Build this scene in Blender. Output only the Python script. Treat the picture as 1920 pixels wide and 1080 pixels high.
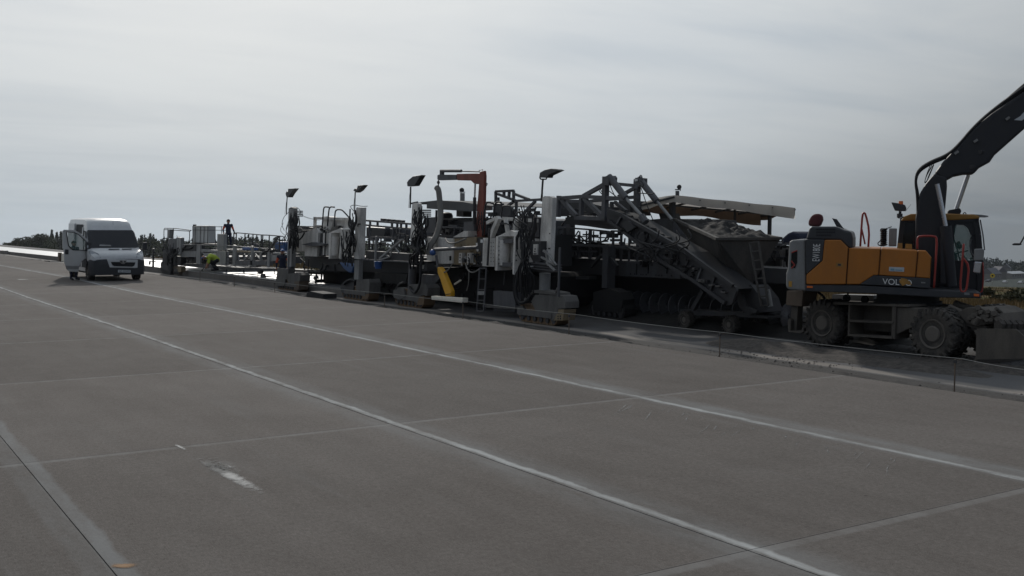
import bpy, bmesh, math, random
import numpy as np
from mathutils import Vector, Matrix, noise
R_ = math.radians
for o in list(bpy.data.objects): bpy.data.objects.remove(o)
scene = bpy.context.scene
col = scene.collection
# ------------------------------------------------------------------ camera
# world: X = across the pavement, Y = along it, Z = up; camera stands at x = y = 0
F_PX, CAM_H = 1977.0, 2.3
def _cray(x, y): return Vector(((x-960)/F_PX, -(y-540)/F_PX, -1.0))
_U = _cray(-330, 420).normalized()
_V = _cray(4000, 442); _V = (_V - _U*_V.dot(_U)).normalized()
_N = _V.cross(_U)
CAM = Vector((0, 0, CAM_H))
_right = Vector((_V.x, _U.x, _N.x)); _up = Vector((_V.y, _U.y, _N.y)); _back = Vector((_V.z, _U.z, _N.z))
cam_d = bpy.data.cameras.new('camera'); cam_o = bpy.data.objects.new('camera', cam_d); col.objects.link(cam_o)
cam_d.sensor_fit = 'HORIZONTAL'; cam_d.sensor_width = 36.0; cam_d.lens = F_PX/1920*36
cam_d.clip_start = 0.1; cam_d.clip_end = 12000
M = Matrix((( _right.x, _up.x, _back.x, 0), (_right.y, _up.y, _back.y, 0), (_right.z, _up.z, _back.z, CAM_H), (0, 0, 0, 1)))
cam_o.matrix_world = M
scene.camera = cam_o
# ------------------------------------------------------------------ light
SUN_AZ, SUN_EL = 18.0, 26.0         # degrees from +Y towards +X, elevation
world = bpy.data.worlds.new('World'); scene.world = world; world.use_nodes = True
nt = world.node_tree; nt.nodes.clear()
def N(t, **k):
    n = nt.nodes.new(t)
    for a, b in k.items(): setattr(n, a, b)
    return n
L = lambda a, b: nt.links.new(a, b)
def mathn(op, a, b=None, c=None, clamp=False):
    n = nt.nodes.new('ShaderNodeMath'); n.operation = op; n.use_clamp = clamp
    for i, v in enumerate((a, b, c)):
        if v is None: continue
        if isinstance(v, (int, float)): n.inputs[i].default_value = v
        else: nt.links.new(v, n.inputs[i])
    return n.outputs[0]
def mixc(fac, a, b, mode='MIX'):
    n = nt.nodes.new('ShaderNodeMix'); n.data_type = 'RGBA'; n.blend_type = mode
    for i, v in ((0, fac), (6, a), (7, b)):
        if isinstance(v, (int, float)): n.inputs[i].default_value = v
        elif isinstance(v, (tuple, list)): n.inputs[i].default_value = (*v[:3], 1)
        else: nt.links.new(v, n.inputs[i])
    return n.outputs[2]
def ramp(v, stops, interp='LINEAR'):
    n = nt.nodes.new('ShaderNodeValToRGB'); n.color_ramp.interpolation = interp
    cr = n.color_ramp
    while len(cr.elements) < len(stops): cr.elements.new(0.5)
    for e, (p, c) in zip(cr.elements, stops):
        e.position = p; e.color = (c, c, c, 1) if isinstance(c, (int, float)) else (*c[:3], 1)
    nt.links.new(v, n.inputs[0]); return n.outputs[0]
def noisen(vec, scale, detail=4, rough=0.55, dist=0.0):
    n = nt.nodes.new('ShaderNodeTexNoise'); n.inputs['Scale'].default_value = scale
    n.inputs['Detail'].default_value = detail; n.inputs['Roughness'].default_value = rough
    n.inputs['Distortion'].default_value = dist
    if vec is not None: nt.links.new(vec, n.inputs['Vector'])
    return n.outputs['Fac']
sky = N('ShaderNodeTexSky'); sky.sky_type = 'NISHITA'; sky.sun_disc = False
sky.sun_elevation = R_(SUN_EL); sky.sun_rotation = R_(SUN_AZ)
sky.air_density = 1.0; sky.dust_density = 3.5; sky.ozone_density = 1.4
tc = N('ShaderNodeTexCoord')
sep = N('ShaderNodeSeparateXYZ'); L(tc.outputs['Generated'], sep.inputs[0])
# thin high cloud: noise on a plane high above (direction divided by height)
hz = mathn('ADD', mathn('MAXIMUM', sep.outputs[2], 0.0), 0.075)
cmb = N('ShaderNodeCombineXYZ'); L(mathn('DIVIDE', sep.outputs[0], hz), cmb.inputs[0]); L(mathn('DIVIDE', sep.outputs[1], hz), cmb.inputs[1])
mp = N('ShaderNodeMapping'); L(cmb.outputs[0], mp.inputs[0])
mp.inputs['Rotation'].default_value = (0, 0, R_(38)); mp.inputs['Scale'].default_value = (0.25, 0.55, 1)
n1 = noisen(mp.outputs[0], 0.55, 6, 0.5, 0.5)
n2 = noisen(mp.outputs[0], 2.2, 7, 0.58, 0.4)
cl = mathn('ADD', mathn('MULTIPLY', n1, 0.65), mathn('MULTIPLY', n2, 0.35))
veil = ramp(cl, [(0.36, 0.93), (0.45, 0.95), (0.54, 0.97), (0.66, 0.985)])
# cloud brightness: brighter towards the sun, as forward scattering makes it
sd = Vector((math.sin(R_(SUN_AZ))*math.cos(R_(SUN_EL)), math.cos(R_(SUN_AZ))*math.cos(R_(SUN_EL)), math.sin(R_(SUN_EL))))
dot = N('ShaderNodeVectorMath', operation='DOT_PRODUCT'); L(tc.outputs['Generated'], dot.inputs[0]); dot.inputs[1].default_value = sd
glow = ramp(dot.outputs['Value'], [(0.0, (0.33, 0.37, 0.44)), (0.18, (0.38, 0.415, 0.47)), (0.42, (0.64, 0.66, 0.69)), (0.58, (0.66, 0.68, 0.70)), (0.70, (0.67, 0.69, 0.715)), (0.80, (0.81, 0.82, 0.835)), (0.90, (0.94, 0.95, 0.965)), (1.0, (1.04, 1.04, 1.04))])
cloudc = mixc(1.0, (8.05, 8.4, 8.55), glow, 'MULTIPLY')
cloudc = mixc(1.0, cloudc, ramp(cl, [(0.40, (0.74, 0.79, 0.85)), (0.47, (0.89, 0.91, 0.935)), (0.53, (0.99, 0.99, 0.99)), (0.60, (1.06, 1.05, 1.035))]), 'MULTIPLY')
skyc = mixc(veil, sky.outputs[0], cloudc)
# low grey-blue haze band near the horizon
band = ramp(sep.outputs[2], [(0.0, 0.95), (0.045, 0.75), (0.09, 0.45), (0.15, 0.22), (0.26, 0.0)])
hazec = mixc(1.0, (4.3, 4.95, 5.5), ramp(dot.outputs['Value'], [(0.0, 0.20), (0.5, 0.20), (0.66, 0.22), (0.74, 0.36), (0.86, 0.98), (1, 1.15)]), 'MULTIPLY')
skyc = mixc(mathn('MULTIPLY', band, mathn('ADD', 0.35, mathn('MULTIPLY', n1, 0.85))), skyc, hazec)
bg = N('ShaderNodeBackground'); bg.inputs['Strength'].default_value = 0.095; L(skyc, bg.inputs[0])
wo = N('ShaderNodeOutputWorld'); L(bg.outputs[0], wo.inputs[0])
sun_d = bpy.data.lights.new('sun', 'SUN'); sun_d.energy = 2.0; sun_d.angle = R_(2.0); sun_d.color = (1.0, 0.95, 0.88)
sun_o = bpy.data.objects.new('sun', sun_d); col.objects.link(sun_o)
sun_o.rotation_euler = (-sd).to_track_quat('-Z', 'Y').to_euler()
vs = scene.view_settings; vs.view_transform = 'Standard'; vs.look = 'None'; vs.gamma = 1.0; vs.use_curve_mapping = False
vs.exposure = -0.10
# ------------------------------------------------------------------ geometry helpers
def ray(px, py):
    c = _cray(px, py); return _right*c.x + _up*c.y + _back*c.z
PLANE = None      # (unit normal, distance, reference): an upright plane at another angle, for things turned against the pavement
def W(px, py, X):
    """point of the upright plane x = X seen at photo pixel (px, py)"""
    d = ray(px, py)
    if PLANE: return CAM + d*((PLANE[1]+X-PLANE[2])/d.dot(PLANE[0]))
    return CAM + d*(X/d.x)
def G(px, py, z=0.0):
    d = ray(px, py); return CAM + d*((z-CAM_H)/d.z)
def Wd(px, py, dist):
    d = ray(px, py); d.z = d.z; h = math.hypot(d.x, d.y); return CAM + d*(dist/h)
def Wy(px, py, Y):
    d = ray(px, py); return CAM + d*(Y/d.y)
def interp(pts, t):
    if t <= pts[0][0]: return pts[0][1]
    for (a, b), (c, d) in zip(pts, pts[1:]):
        if t <= c: return b + (d-b)*(t-a)/(c-a)
    (a, b), (c, d) = pts[-2], pts[-1]; return d + (d-b)/(c-a)*(t-c)*0.6
EDGE_X = 13.4
_prof = [(W(x, y, EDGE_X).y, W(x, y, EDGE_X).z) for x, y in ((480, 544), (305, 517), (108, 493), (0, 479))]
_prof = [(-50, 0), (24, 0)] + _prof
def road_z(y): return interp(_prof, y)
def lane_z(y): return road_z(y) - 0.38
class MB:
    def __init__(s): s.v = []; s.f = []; s.mi = []; s.m = 0; s.pc = []
    def add(s, vs, fs):
        b = len(s.v); s.v += [tuple(p) for p in vs]; s.pc.append((vs, fs))
        for f in fs: s.f.append([b+i for i in f]); s.mi.append(s.m)
    def prism(s, pts, dvec):
        n = len(pts); pts = [Vector(p) for p in pts]
        # make the first cap face away from the extrusion
        nn = Vector((0, 0, 0))
        for a, b in zip(pts, pts[1:]+pts[:1]): nn += a.cross(b)
        if nn.dot(dvec) > 0: pts.reverse()
        s.add(pts + [p+dvec for p in pts], [list(range(n)), list(range(2*n-1, n-1, -1))] + [[(i+1) % n, i, n+i, n+(i+1) % n] for i in range(n)]); return s
    def P(s, X, depth, pts, xr=None):
        w = [W(x, y, X) for x, y in pts]
        if xr is not None:
            x0, y0 = max(pts, key=lambda p: p[0]); q = W(x0, y0, X); d = ray(xr, y0)
            depth = max(0.02, q.y*d.x/d.y - X)
        s.prism(w, PLANE[0]*depth if PLANE else Vector((depth, 0, 0))); return s
    def B(s, X, depth, x0, y0, x1, y1, xr=None, lean=0.03):
        k = lean*(y1-y0)
        return s.P(X, depth, [(x0, y0), (x1, y0), (x1-k, y1), (x0-k, y1)], xr)
    def box(s, c, d, rot=None):
        x, y, z = (t/2 for t in d); c = Vector(c)
        vs = [Vector((a*x, b*y, e*z)) for a in (-1, 1) for b in (-1, 1) for e in (-1, 1)]
        if rot is not None: vs = [rot @ v for v in vs]
        s.add([c+v for v in vs], [(0, 1, 3, 2), (4, 6, 7, 5), (0, 4, 5, 1), (2, 3, 7, 6), (0, 2, 6, 4), (1, 5, 7, 3)]); return s
    def bar(s, a, b, w, h=None):
        a, b = Vector(a), Vector(b); h = h or w; d = (b-a)
        if d.length < 1e-6: return s
        q = d.to_track_quat('X', 'Z').to_matrix()
        return s.box((a+b)/2, (d.length, w, h), q)
    def tube(s, pts, r, n=8, cap=True, smooth=0):
        pts = [Vector(p) for p in pts]
        for _ in range(smooth):
            q = [pts[0]]
            for a, b in zip(pts, pts[1:]): q += [a*.75+b*.25, a*.25+b*.75]
            pts = q + [pts[-1]]
        rs = r if isinstance(r, (list, tuple)) else [r]*len(pts)
        vs = []
        up = None
        for i, p in enumerate(pts):
            d = (pts[min(i+1, len(pts)-1)] - pts[max(i-1, 0)]).normalized()
            if up is None: up = d.orthogonal().normalized()
            else:
                up = (up - d*up.dot(d)); up = up.normalized() if up.length > 1e-6 else d.orthogonal().normalized()
            e = d.cross(up); rr = rs[min(i, len(rs)-1)]
            vs += [p + (up*math.cos(2*math.pi*k/n) + e*math.sin(2*math.pi*k/n))*rr for k in range(n)]
        fs = [[i*n+k, i*n+(k+1) % n, (i+1)*n+(k+1) % n, (i+1)*n+k] for i in range(len(pts)-1) for k in range(n)]
        if cap: fs += [list(range(n-1, -1, -1)), [(len(pts)-1)*n+k for k in range(n)]]
        s.add(vs, fs); return s
    def T(s, r, pts, n=8, smooth=0): return s.tube([W(*p) for p in pts], r, n, True, smooth)
    def Rb(s, w, pts, h=None):
        ps = [W(*p) for p in pts]
        for a, b in zip(ps, ps[1:]): s.bar(a, b, w, h)
        return s
    def lathe(s, c, axis, prof, n=24):
        """prof: (distance along axis, radius)"""
        axis = Vector(axis).normalized(); u = axis.orthogonal().normalized(); w = axis.cross(u); c = Vector(c)
        vs = [c + axis*a + (u*math.cos(2*math.pi*k/n)+w*math.sin(2*math.pi*k/n))*max(r, 1e-4) for a, r in prof for k in range(n)]
        m = len(prof)
        s.add(vs, [[i*n+k, i*n+(k+1) % n, (i+1)*n+(k+1) % n, (i+1)*n+k] for i in range(m-1) for k in range(n)] + [list(range(n-1, -1, -1)), [(m-1)*n+k for k in range(n)]]); return s
    def sphere(s, c, r, n=12, sq=(1, 1, 1)):
        c = Vector(c); vs = []; m = n//2
        for i in range(1, m):
            t = math.pi*i/m
            vs += [c+Vector((r*sq[0]*math.sin(t)*math.cos(2*math.pi*k/n), r*sq[1]*math.sin(t)*math.sin(2*math.pi*k/n), r*sq[2]*math.cos(t))) for k in range(n)]
        vs += [c+Vector((0, 0, r*sq[2])), c-Vector((0, 0, r*sq[2]))]; a, b = len(vs)-2, len(vs)-1
        fs = [[i*n+k, (i+1)*n+k, (i+1)*n+(k+1) % n, i*n+(k+1) % n] for i in range(m-2) for k in range(n)]
        fs += [[a, k, (k+1) % n] for k in range(n)] + [[b, (m-2)*n+(k+1) % n, (m-2)*n+k] for k in range(n)]
        s.add(vs, fs); return s
    def build(s, name, mats, parent=None, smooth=False, bevel=0, kind=None, label=None):
        me = bpy.data.meshes.new(name); off = world_of(parent)
        me.from_pydata([(x-off[0], y-off[1], z-off[2]) for x, y, z in s.v], [], s.f)
        mats = mats if isinstance(mats, list) else [mats]
        for m in mats: me.materials.append(MATS[m])
        if len(mats) > 1:
            for p_, i_ in zip(me.polygons, s.mi): p_.material_index = i_
        if smooth:
            me.shade_smooth() if hasattr(me, 'shade_smooth') else None
        me.update()
        o = bpy.data.objects.new(name, me); col.objects.link(o)
        if parent is not None: o.parent = parent
        if smooth and smooth != 'all':
            md = o.modifiers.new('split', 'EDGE_SPLIT'); md.split_angle = R_(40)
        if bevel:
            md = o.modifiers.new('bevel', 'BEVEL'); md.width = bevel; md.segments = 2; md.limit_method = 'ANGLE'; md.angle_limit = R_(35)
        if kind: o['kind'] = kind
        if label: o['label'] = label
        return o
def builds(mb, name, mats, parent=None, **k):
    for vs, fs in mb.pc:
        q = MB(); q.add(vs, fs); q.build(name, mats, parent, **k)
def world_of(o):
    v = Vector((0, 0, 0))
    while o is not None: v += o.location; o = o.parent
    return v
def tag(o, label, cat, group=None):
    o['label'] = label; o['category'] = cat
    if group: o['group'] = group
    return o
def thing(name, loc, label, cat, group=None):
    o = bpy.data.objects.new(name, None); o.empty_display_size = 0.2; o.location = loc; col.objects.link(o)
    return tag(o, label, cat, group)
# ------------------------------------------------------------------ materials
MATS = {}
def begin(name):
    global nt
    m = bpy.data.materials.new(name); m.use_nodes = True; nt = m.node_tree; MATS[name] = m
    b = nt.nodes['Principled BSDF']; return m, b
def pset(b, **k):
    for a, v in k.items():
        i = b.inputs[a.replace('_', ' ')]
        if isinstance(v, (int, float)): i.default_value = v
        elif isinstance(v, (tuple, list)): i.default_value = (*v[:3], 1)
        else: nt.links.new(v, i)
def bump(b, h, strength, dist):
    n = nt.nodes.new('ShaderNodeBump'); n.inputs['Strength'].default_value = strength; n.inputs['Distance'].default_value = dist
    nt.links.new(h, n.inputs['Height']); nt.links.new(n.outputs[0], b.inputs['Normal'])
def pos():
    g = nt.nodes.new('ShaderNodeNewGeometry'); return g.outputs['Position']
def paint(name, base, rough=0.5, dirt=(0.10, 0.085, 0.07), amt=0.5, metal=0.0, scale=3.0, streak=True, bumpk=0.0, spec=0.4):
    """painted or bare metal with patchy dried dirt and streaks"""
    m, b = begin(name); p = pos()
    mp = nt.nodes.new('ShaderNodeMapping'); nt.links.new(p, mp.inputs[0])
    mp.inputs['Scale'].default_value = (1, 1, 0.35 if streak else 1)
    a = noisen(mp.outputs[0], scale, 8, 0.62); c = noisen(p, scale*9, 4, 0.6)
    d = mathn('ADD', mathn('MULTIPLY', a, 0.75), mathn('MULTIPLY', c, 0.25))
    mask = ramp(d, [(0.40, 0.0), (0.56, 0.6), (0.70, 1.0)])
    mk = mathn('MULTIPLY', mask, amt)
    lite = tuple(min(1, x*1.12) for x in base); drk = tuple(x*0.86 for x in base)
    cc = mixc(noisen(p, scale*0.6, 3), drk, lite)
    pset(b, Base_Color=mixc(mk, cc, dirt), Metallic=metal, Specular_IOR_Level=spec)
    pset(b, Roughness=mathn('ADD', rough, mathn('MULTIPLY', mk, (0.85-rough)), clamp=True))
    if bumpk: bump(b, d, bumpk, 0.01)
    return m
def plain(name, base, rough=0.6, metal=0.0, **k):
    m, b = begin(name); p = pos(); a = noisen(p, 6, 4)
    pset(b, Base_Color=mixc(a, tuple(x*0.8 for x in base), tuple(min(1, x*1.15) for x in base)), Roughness=rough, Metallic=metal, **k); return m
DIRT = (0.07, 0.06, 0.052)
paint('dirty_white', (0.80, 0.77, 0.72), 0.5, (0.10, 0.09, 0.08), 0.62)
paint('white_paint', (0.60, 0.60, 0.60), 0.38, (0.16, 0.15, 0.14), 0.35)
paint('grey_steel', (0.105, 0.108, 0.118), 0.5, DIRT, 0.6)
paint('light_steel', (0.30, 0.30, 0.295), 0.45, DIRT, 0.5)
paint('dark_steel', (0.042, 0.042, 0.046), 0.6, (0.065, 0.06, 0.054), 0.5)
paint('caked_steel', (0.10, 0.095, 0.09), 0.8, (0.20, 0.19, 0.175), 0.6, bumpk=0.5)
paint('shade_black', (0.022, 0.021, 0.022), 0.85, (0.035, 0.032, 0.03), 0.5, bumpk=0.4)  # near-black: shade under the machines put into the colour; also the crate
paint('rust_steel', (0.17, 0.105, 0.055), 0.7, (0.10, 0.085, 0.07), 0.6, bumpk=0.4)
paint('tan_steel', (0.26, 0.20, 0.12), 0.7, (0.10, 0.085, 0.07), 0.6)
paint('crane_red', (0.25, 0.055, 0.034), 0.45, (0.07, 0.05, 0.045), 0.55)
paint('rail_red', (0.36, 0.045, 0.035), 0.4, (0.08, 0.05, 0.045), 0.3)
paint('volvo_yellow', (0.44, 0.155, 0.02), 0.42, (0.24, 0.11, 0.035), 0.5, scale=1.6)
paint('roof_yellow', (0.40, 0.20, 0.04), 0.5, (0.12, 0.09, 0.05), 0.5)
paint('charcoal', (0.040, 0.042, 0.048), 0.45, (0.09, 0.085, 0.08), 0.35)
paint('boom_black', (0.022, 0.023, 0.028), 0.5, (0.05, 0.048, 0.045), 0.3)
paint('counterweight_grey', (0.25, 0.25, 0.245), 0.55, (0.12, 0.11, 0.10), 0.5)
paint('underbody', (0.085, 0.075, 0.066), 0.85, (0.16, 0.14, 0.115), 0.7, bumpk=0.5)
paint('brown_steel', (0.15, 0.11, 0.08), 0.75, (0.08, 0.07, 0.06), 0.5)
paint('tyre', (0.035, 0.033, 0.031), 0.9, (0.15, 0.13, 0.11), 0.65, streak=False, bumpk=0.4)
paint('rim', (0.13, 0.115, 0.10), 0.75, (0.17, 0.15, 0.125), 0.6, streak=False)
paint('chrome_rod', (0.60, 0.60, 0.62), 0.22, (0.3, 0.3, 0.3), 0.2, metal=0.9)
paint('hose_grey', (0.22, 0.21, 0.19), 0.75, (0.12, 0.11, 0.10), 0.5)
paint('canvas_white', (0.62, 0.61, 0.58), 0.85, (0.22, 0.20, 0.17), 0.45, scale=1.5)
def translucent(name, col_, k):
    global nt
    m = MATS[name]; nt = m.node_tree; b = nt.nodes['Principled BSDF']; t = nt.nodes.new('ShaderNodeBsdfTranslucent'); t.inputs[0].default_value = (*col_, 1)
    x = nt.nodes.new('ShaderNodeMixShader'); x.inputs[0].default_value = k; nt.links.new(b.outputs[0], x.inputs[1]); nt.links.new(t.outputs[0], x.inputs[2]); nt.links.new(x.outputs[0], nt.nodes['Material Output'].inputs['Surface'])
translucent('canvas_white', (0.80, 0.78, 0.75), 0.65)
paint('canvas_roof', (0.55, 0.54, 0.51), 0.85, (0.22, 0.20, 0.17), 0.45, scale=1.5)
translucent('canvas_roof', (0.55, 0.52, 0.48), 0.5)
paint('canvas_tan', (0.17, 0.115, 0.08), 0.9, (0.09, 0.065, 0.05), 0.5, scale=1.5)
paint('canvas_grey', (0.15, 0.15, 0.15), 0.85, (0.08, 0.08, 0.08), 0.5, scale=1.5)
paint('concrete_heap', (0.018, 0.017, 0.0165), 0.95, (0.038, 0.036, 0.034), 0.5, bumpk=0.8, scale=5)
paint('hopper_steel', (0.055, 0.052, 0.05), 0.8, (0.12, 0.11, 0.095), 0.7, bumpk=0.3, scale=2)
paint('tank_plastic', (0.58, 0.59, 0.58), 0.4, (0.35, 0.34, 0.32), 0.35)
plain('black_rubber', (0.016, 0.016, 0.018), 0.75)
plain('hole_black', (0.008, 0.008, 0.009), 0.9)
plain('bumper_plastic', (0.030, 0.031, 0.036), 0.6)
plain('van_white', (0.58, 0.585, 0.59), 0.28, Coat_Weight=0.3)
paint('van_door_white', (0.55, 0.55, 0.54), 0.35, (0.34, 0.31, 0.27), 0.4)
plain('interior_dark', (0.03, 0.03, 0.035), 0.8)
plain('text_white', (0.74, 0.74, 0.72), 0.5)
plain('sticker', (0.50, 0.53, 0.55), 0.5)
plain('sticker_blue', (0.18, 0.34, 0.44), 0.5)
plain('amber', (0.50, 0.27, 0.05), 0.3)
plain('orange_lens', (0.75, 0.16, 0.03), 0.3)
plain('yellow_tarp', (0.70, 0.36, 0.02), 0.55)
plain('cream_board', (0.86, 0.80, 0.68), 0.7)
plain('blue_plastic', (0.035, 0.10, 0.30), 0.45)
plain('blue_tarp', (0.03, 0.08, 0.20), 0.6)
plain('maroon_cloth', (0.10, 0.028, 0.03), 0.9)
plain('navy_cloth', (0.018, 0.022, 0.045), 0.9)
plain('black_cloth', (0.012, 0.013, 0.018), 0.9)
plain('orange_cloth', (0.62, 0.09, 0.035), 0.8)
plain('hiviz_yellow', (0.38, 0.48, 0.04), 0.7)
plain('reflective', (0.55, 0.55, 0.55), 0.4)
plain('skin', (0.36, 0.19, 0.13), 0.6)
plain('hair', (0.02, 0.015, 0.012), 0.8)
plain('string', (0.42, 0.41, 0.38), 0.8)
plain('wood', (0.16, 0.12, 0.08), 0.85)
plain('lamp_glass', (0.20, 0.21, 0.22), 0.15)
plain('chrome', (0.65, 0.65, 0.66), 0.2, metal=1.0)
def glass(name, tint, alpha, spec=0.6):
    m, b = begin(name); pset(b, Base_Color=tint, Roughness=0.04, Specular_IOR_Level=spec, Alpha=alpha)
    return m
glass('windscreen_glass', (0.018, 0.021, 0.028), 0.90, 0.35)
glass('cab_glass', (0.10, 0.22, 0.20), 0.38)
glass('door_glass', (0.12, 0.20, 0.19), 0.35)
glass('headlight_glass', (0.42, 0.44, 0.46), 0.9)
# pavement concrete: grey brown, brushed; pale saw dust along the joints (lies where the joints were cut)
LINES = [-2.4, 1.55, 5.48, 9.22, 13.4]
J0, JS = 5.30, 5.73
def concrete():
    m, b = begin('old_concrete'); p = pos()
    s = nt.nodes.new('ShaderNodeSeparateXYZ'); nt.links.new(p, s.inputs[0]); x, y = s.outputs[0], s.outputs[1]
    mp = nt.nodes.new('ShaderNodeMapping'); nt.links.new(p, mp.inputs[0]); mp.inputs['Scale'].default_value = (2.2, 0.35, 1)
    mp2 = nt.nodes.new('ShaderNodeMapping'); nt.links.new(p, mp2.inputs[0]); mp2.inputs['Scale'].default_value = (1, 0.25, 1)
    big = noisen(p, 0.22, 5, 0.6, 0.3); mid = noisen(mp.outputs[0], 1.3, 6, 0.65); fine = mathn('ADD', mathn('MULTIPLY', noisen(p, 21, 5, 0.8), 0.5), mathn('MULTIPLY', noisen(mp.outputs[0], 40, 4, 0.8), 0.5)); grit = noisen(p, 120, 2, 0.8)
    patch = noisen(p, 0.9, 7, 0.7, 0.6)
    base = mixc(ramp(big, [(0.3, 0), (0.7, 1)]), (0.130, 0.115, 0.104), (0.178, 0.162, 0.149))
    base = mixc(mathn('MULTIPLY', ramp(mid, [(0.38, 0), (0.66, 1)]), 0.42), base, (0.205, 0.184, 0.169))
    base = mixc(mathn('MULTIPLY', ramp(patch, [(0.46, 0), (0.66, 1)]), 0.28), base, (0.090, 0.078, 0.070))
    base = mixc(mathn('MULTIPLY', ramp(fine, [(0.40, 0), (0.60, 1)]), 0.58), base, (0.062, 0.053, 0.047))
    base = mixc(mathn('MULTIPLY', ramp(grit, [(0.55, 0), (0.70, 1)]), 0.5), base, (0.34, 0.315, 0.29))
    oi = nt.nodes.new('ShaderNodeObjectInfo'); sl = mathn('MULTIPLY_ADD', oi.outputs['Random'], 0.18, 0.90)
    base = mixc(1.0, base, sl, 'MULTIPLY')
    brk = noisen(mp2.outputs[0], 3.5, 8, 0.72); wob = mathn('MULTIPLY', mathn('SUBTRACT', noisen(p, 1.6, 6, 0.7), 0.5), 0.16)
    def band(c, centre, wl, wr, soft):
        d = mathn('SUBTRACT', mathn('ADD', c, wob), centre)
        l = mathn('MULTIPLY_ADD', d, 1/soft, wl/soft+0.5, True); r = mathn('MULTIPLY_ADD', d, -1/soft, wr/soft+0.5, True)
        return mathn('MULTIPLY', l, r)
    dust = None
    def acc(mk, amt, lo, hi, c):
        nonlocal base
        k = mathn('MULTIPLY', mathn('MULTIPLY', mk, ramp(brk, [(lo, 0.15), (hi, 1)])), amt)
        base = mixc(k, base, c)
    W1, W2 = (0.26, 0.27, 0.27), (0.51, 0.52, 0.51)
    acc(band(x, 1.55, 0.18, 0.0, 0.05), 0.26, 0.35, 0.65, W1); acc(band(x, 1.55, 0.0, 0.13, 0.04), 0.55, 0.3, 0.6, W1)
    acc(band(x, 5.50, 0.28, 0.30, 0.30), 0.42, 0.35, 0.65, W1); acc(band(x, 5.545, 0.03, 0.05, 0.04), 0.75, 0.3, 0.62, W2)
    acc(band(x, 9.32, 0.16, 0.30, 0.20), 0.55, 0.35, 0.65, W1); acc(band(x, 9.24, 0.04, 0.05, 0.05), 0.78, 0.3, 0.62, W2)
    # cross joints, repeated every slab
    ym = mathn('SUBTRACT', mathn('MULTIPLY', mathn('FRACT', mathn('DIVIDE', mathn('SUBTRACT', y, J0-JS/2), JS)), JS), JS/2)
    ym2 = ym
    d = mathn('ADD', ym2, mathn('MULTIPLY', wob, 0.15))
    cj = mathn('MULTIPLY', mathn('MULTIPLY_ADD', d, 25, 3.2, True), mathn('MULTIPLY_ADD', d, -25, 0.6, True))
    acc(cj, 0.48, 0.28, 0.62, (0.27, 0.265, 0.255))
    # faint wheel-swept and spilled pale marks
    mpw = nt.nodes.new('ShaderNodeMapping'); nt.links.new(p, mpw.inputs[0]); mpw.inputs['Scale'].default_value = (1.0, 0.10, 1); mpw.inputs['Rotation'].default_value = (0, 0, R_(4))
    base = mixc(mathn('MULTIPLY', ramp(noisen(mpw.outputs[0], 2.0, 8, 0.7), [(0.56, 0), (0.72, 1)]), 0.25), base, (0.20, 0.195, 0.19))
    base = mixc(mathn('MULTIPLY', ramp(noisen(p, 5, 3, 0.6), [(0.755, 0), (0.77, 1)]), 0.8), base, (0.05, 0.045, 0.04))
    pset(b, Base_Color=base, Roughness=0.92, Specular_IOR_Level=0.06)
    hgt = mathn('ADD', mathn('MULTIPLY', fine, 0.6), mathn('MULTIPLY', grit, 0.5)); bump(b, hgt, 0.3, 0.008)
concrete()
def slab_wet():
    m, b = begin('fresh_concrete'); p = pos()
    mp = nt.nodes.new('ShaderNodeMapping'); nt.links.new(p, mp.inputs[0]); mp.inputs['Scale'].default_value = (1.5, 0.3, 1)
    a = noisen(mp.outputs[0], 1.2, 6, 0.6)
    pset(b, Base_Color=mixc(a, (0.52, 0.52, 0.51), (0.64, 0.64, 0.63)), Roughness=mathn('MULTIPLY_ADD', a, 0.12, 0.26), Specular_IOR_Level=0.9)
slab_wet()
paint('slab_side', (0.17, 0.155, 0.14), 0.9, (0.11, 0.10, 0.09), 0.6, bumpk=0.5, streak=False)
def lane():
    m, b = begin('base_course'); p = pos()
    s = nt.nodes.new('ShaderNodeSeparateXYZ'); nt.links.new(p, s.inputs[0]); x = s.outputs[0]
    mp = nt.nodes.new('ShaderNodeMapping'); nt.links.new(p, mp.inputs[0]); mp.inputs['Scale'].default_value = (1.6, 0.22, 1)
    a = noisen(mp.outputs[0], 1.4, 8, 0.7); f = noisen(p, 28, 4, 0.7); big = noisen(p, 0.35, 6, 0.65, 0.4)
    g = mixc(a, (0.075, 0.075, 0.08), (0.155, 0.15, 0.148)); g = mixc(mathn('MULTIPLY', ramp(big, [(0.45, 0), (0.6, 1)]), 0.6), g, (0.075, 0.07, 0.066))
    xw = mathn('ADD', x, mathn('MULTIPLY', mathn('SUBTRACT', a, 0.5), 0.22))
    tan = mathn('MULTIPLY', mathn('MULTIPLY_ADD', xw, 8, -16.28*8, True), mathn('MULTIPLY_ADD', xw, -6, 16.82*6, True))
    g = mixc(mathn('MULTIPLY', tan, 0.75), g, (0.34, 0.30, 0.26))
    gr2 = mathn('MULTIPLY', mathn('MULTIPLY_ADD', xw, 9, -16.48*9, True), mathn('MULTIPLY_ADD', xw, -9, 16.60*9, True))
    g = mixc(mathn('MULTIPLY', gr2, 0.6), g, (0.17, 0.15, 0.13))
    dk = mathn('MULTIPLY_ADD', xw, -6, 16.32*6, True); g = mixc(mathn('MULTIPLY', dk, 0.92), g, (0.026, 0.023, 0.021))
    g = mixc(mathn('MULTIPLY', f, 0.4), g, (0.08, 0.075, 0.07))
    pset(b, Base_Color=g, Roughness=0.92); bump(b, mathn('ADD', f, a), 0.7, 0.03)
lane()
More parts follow.
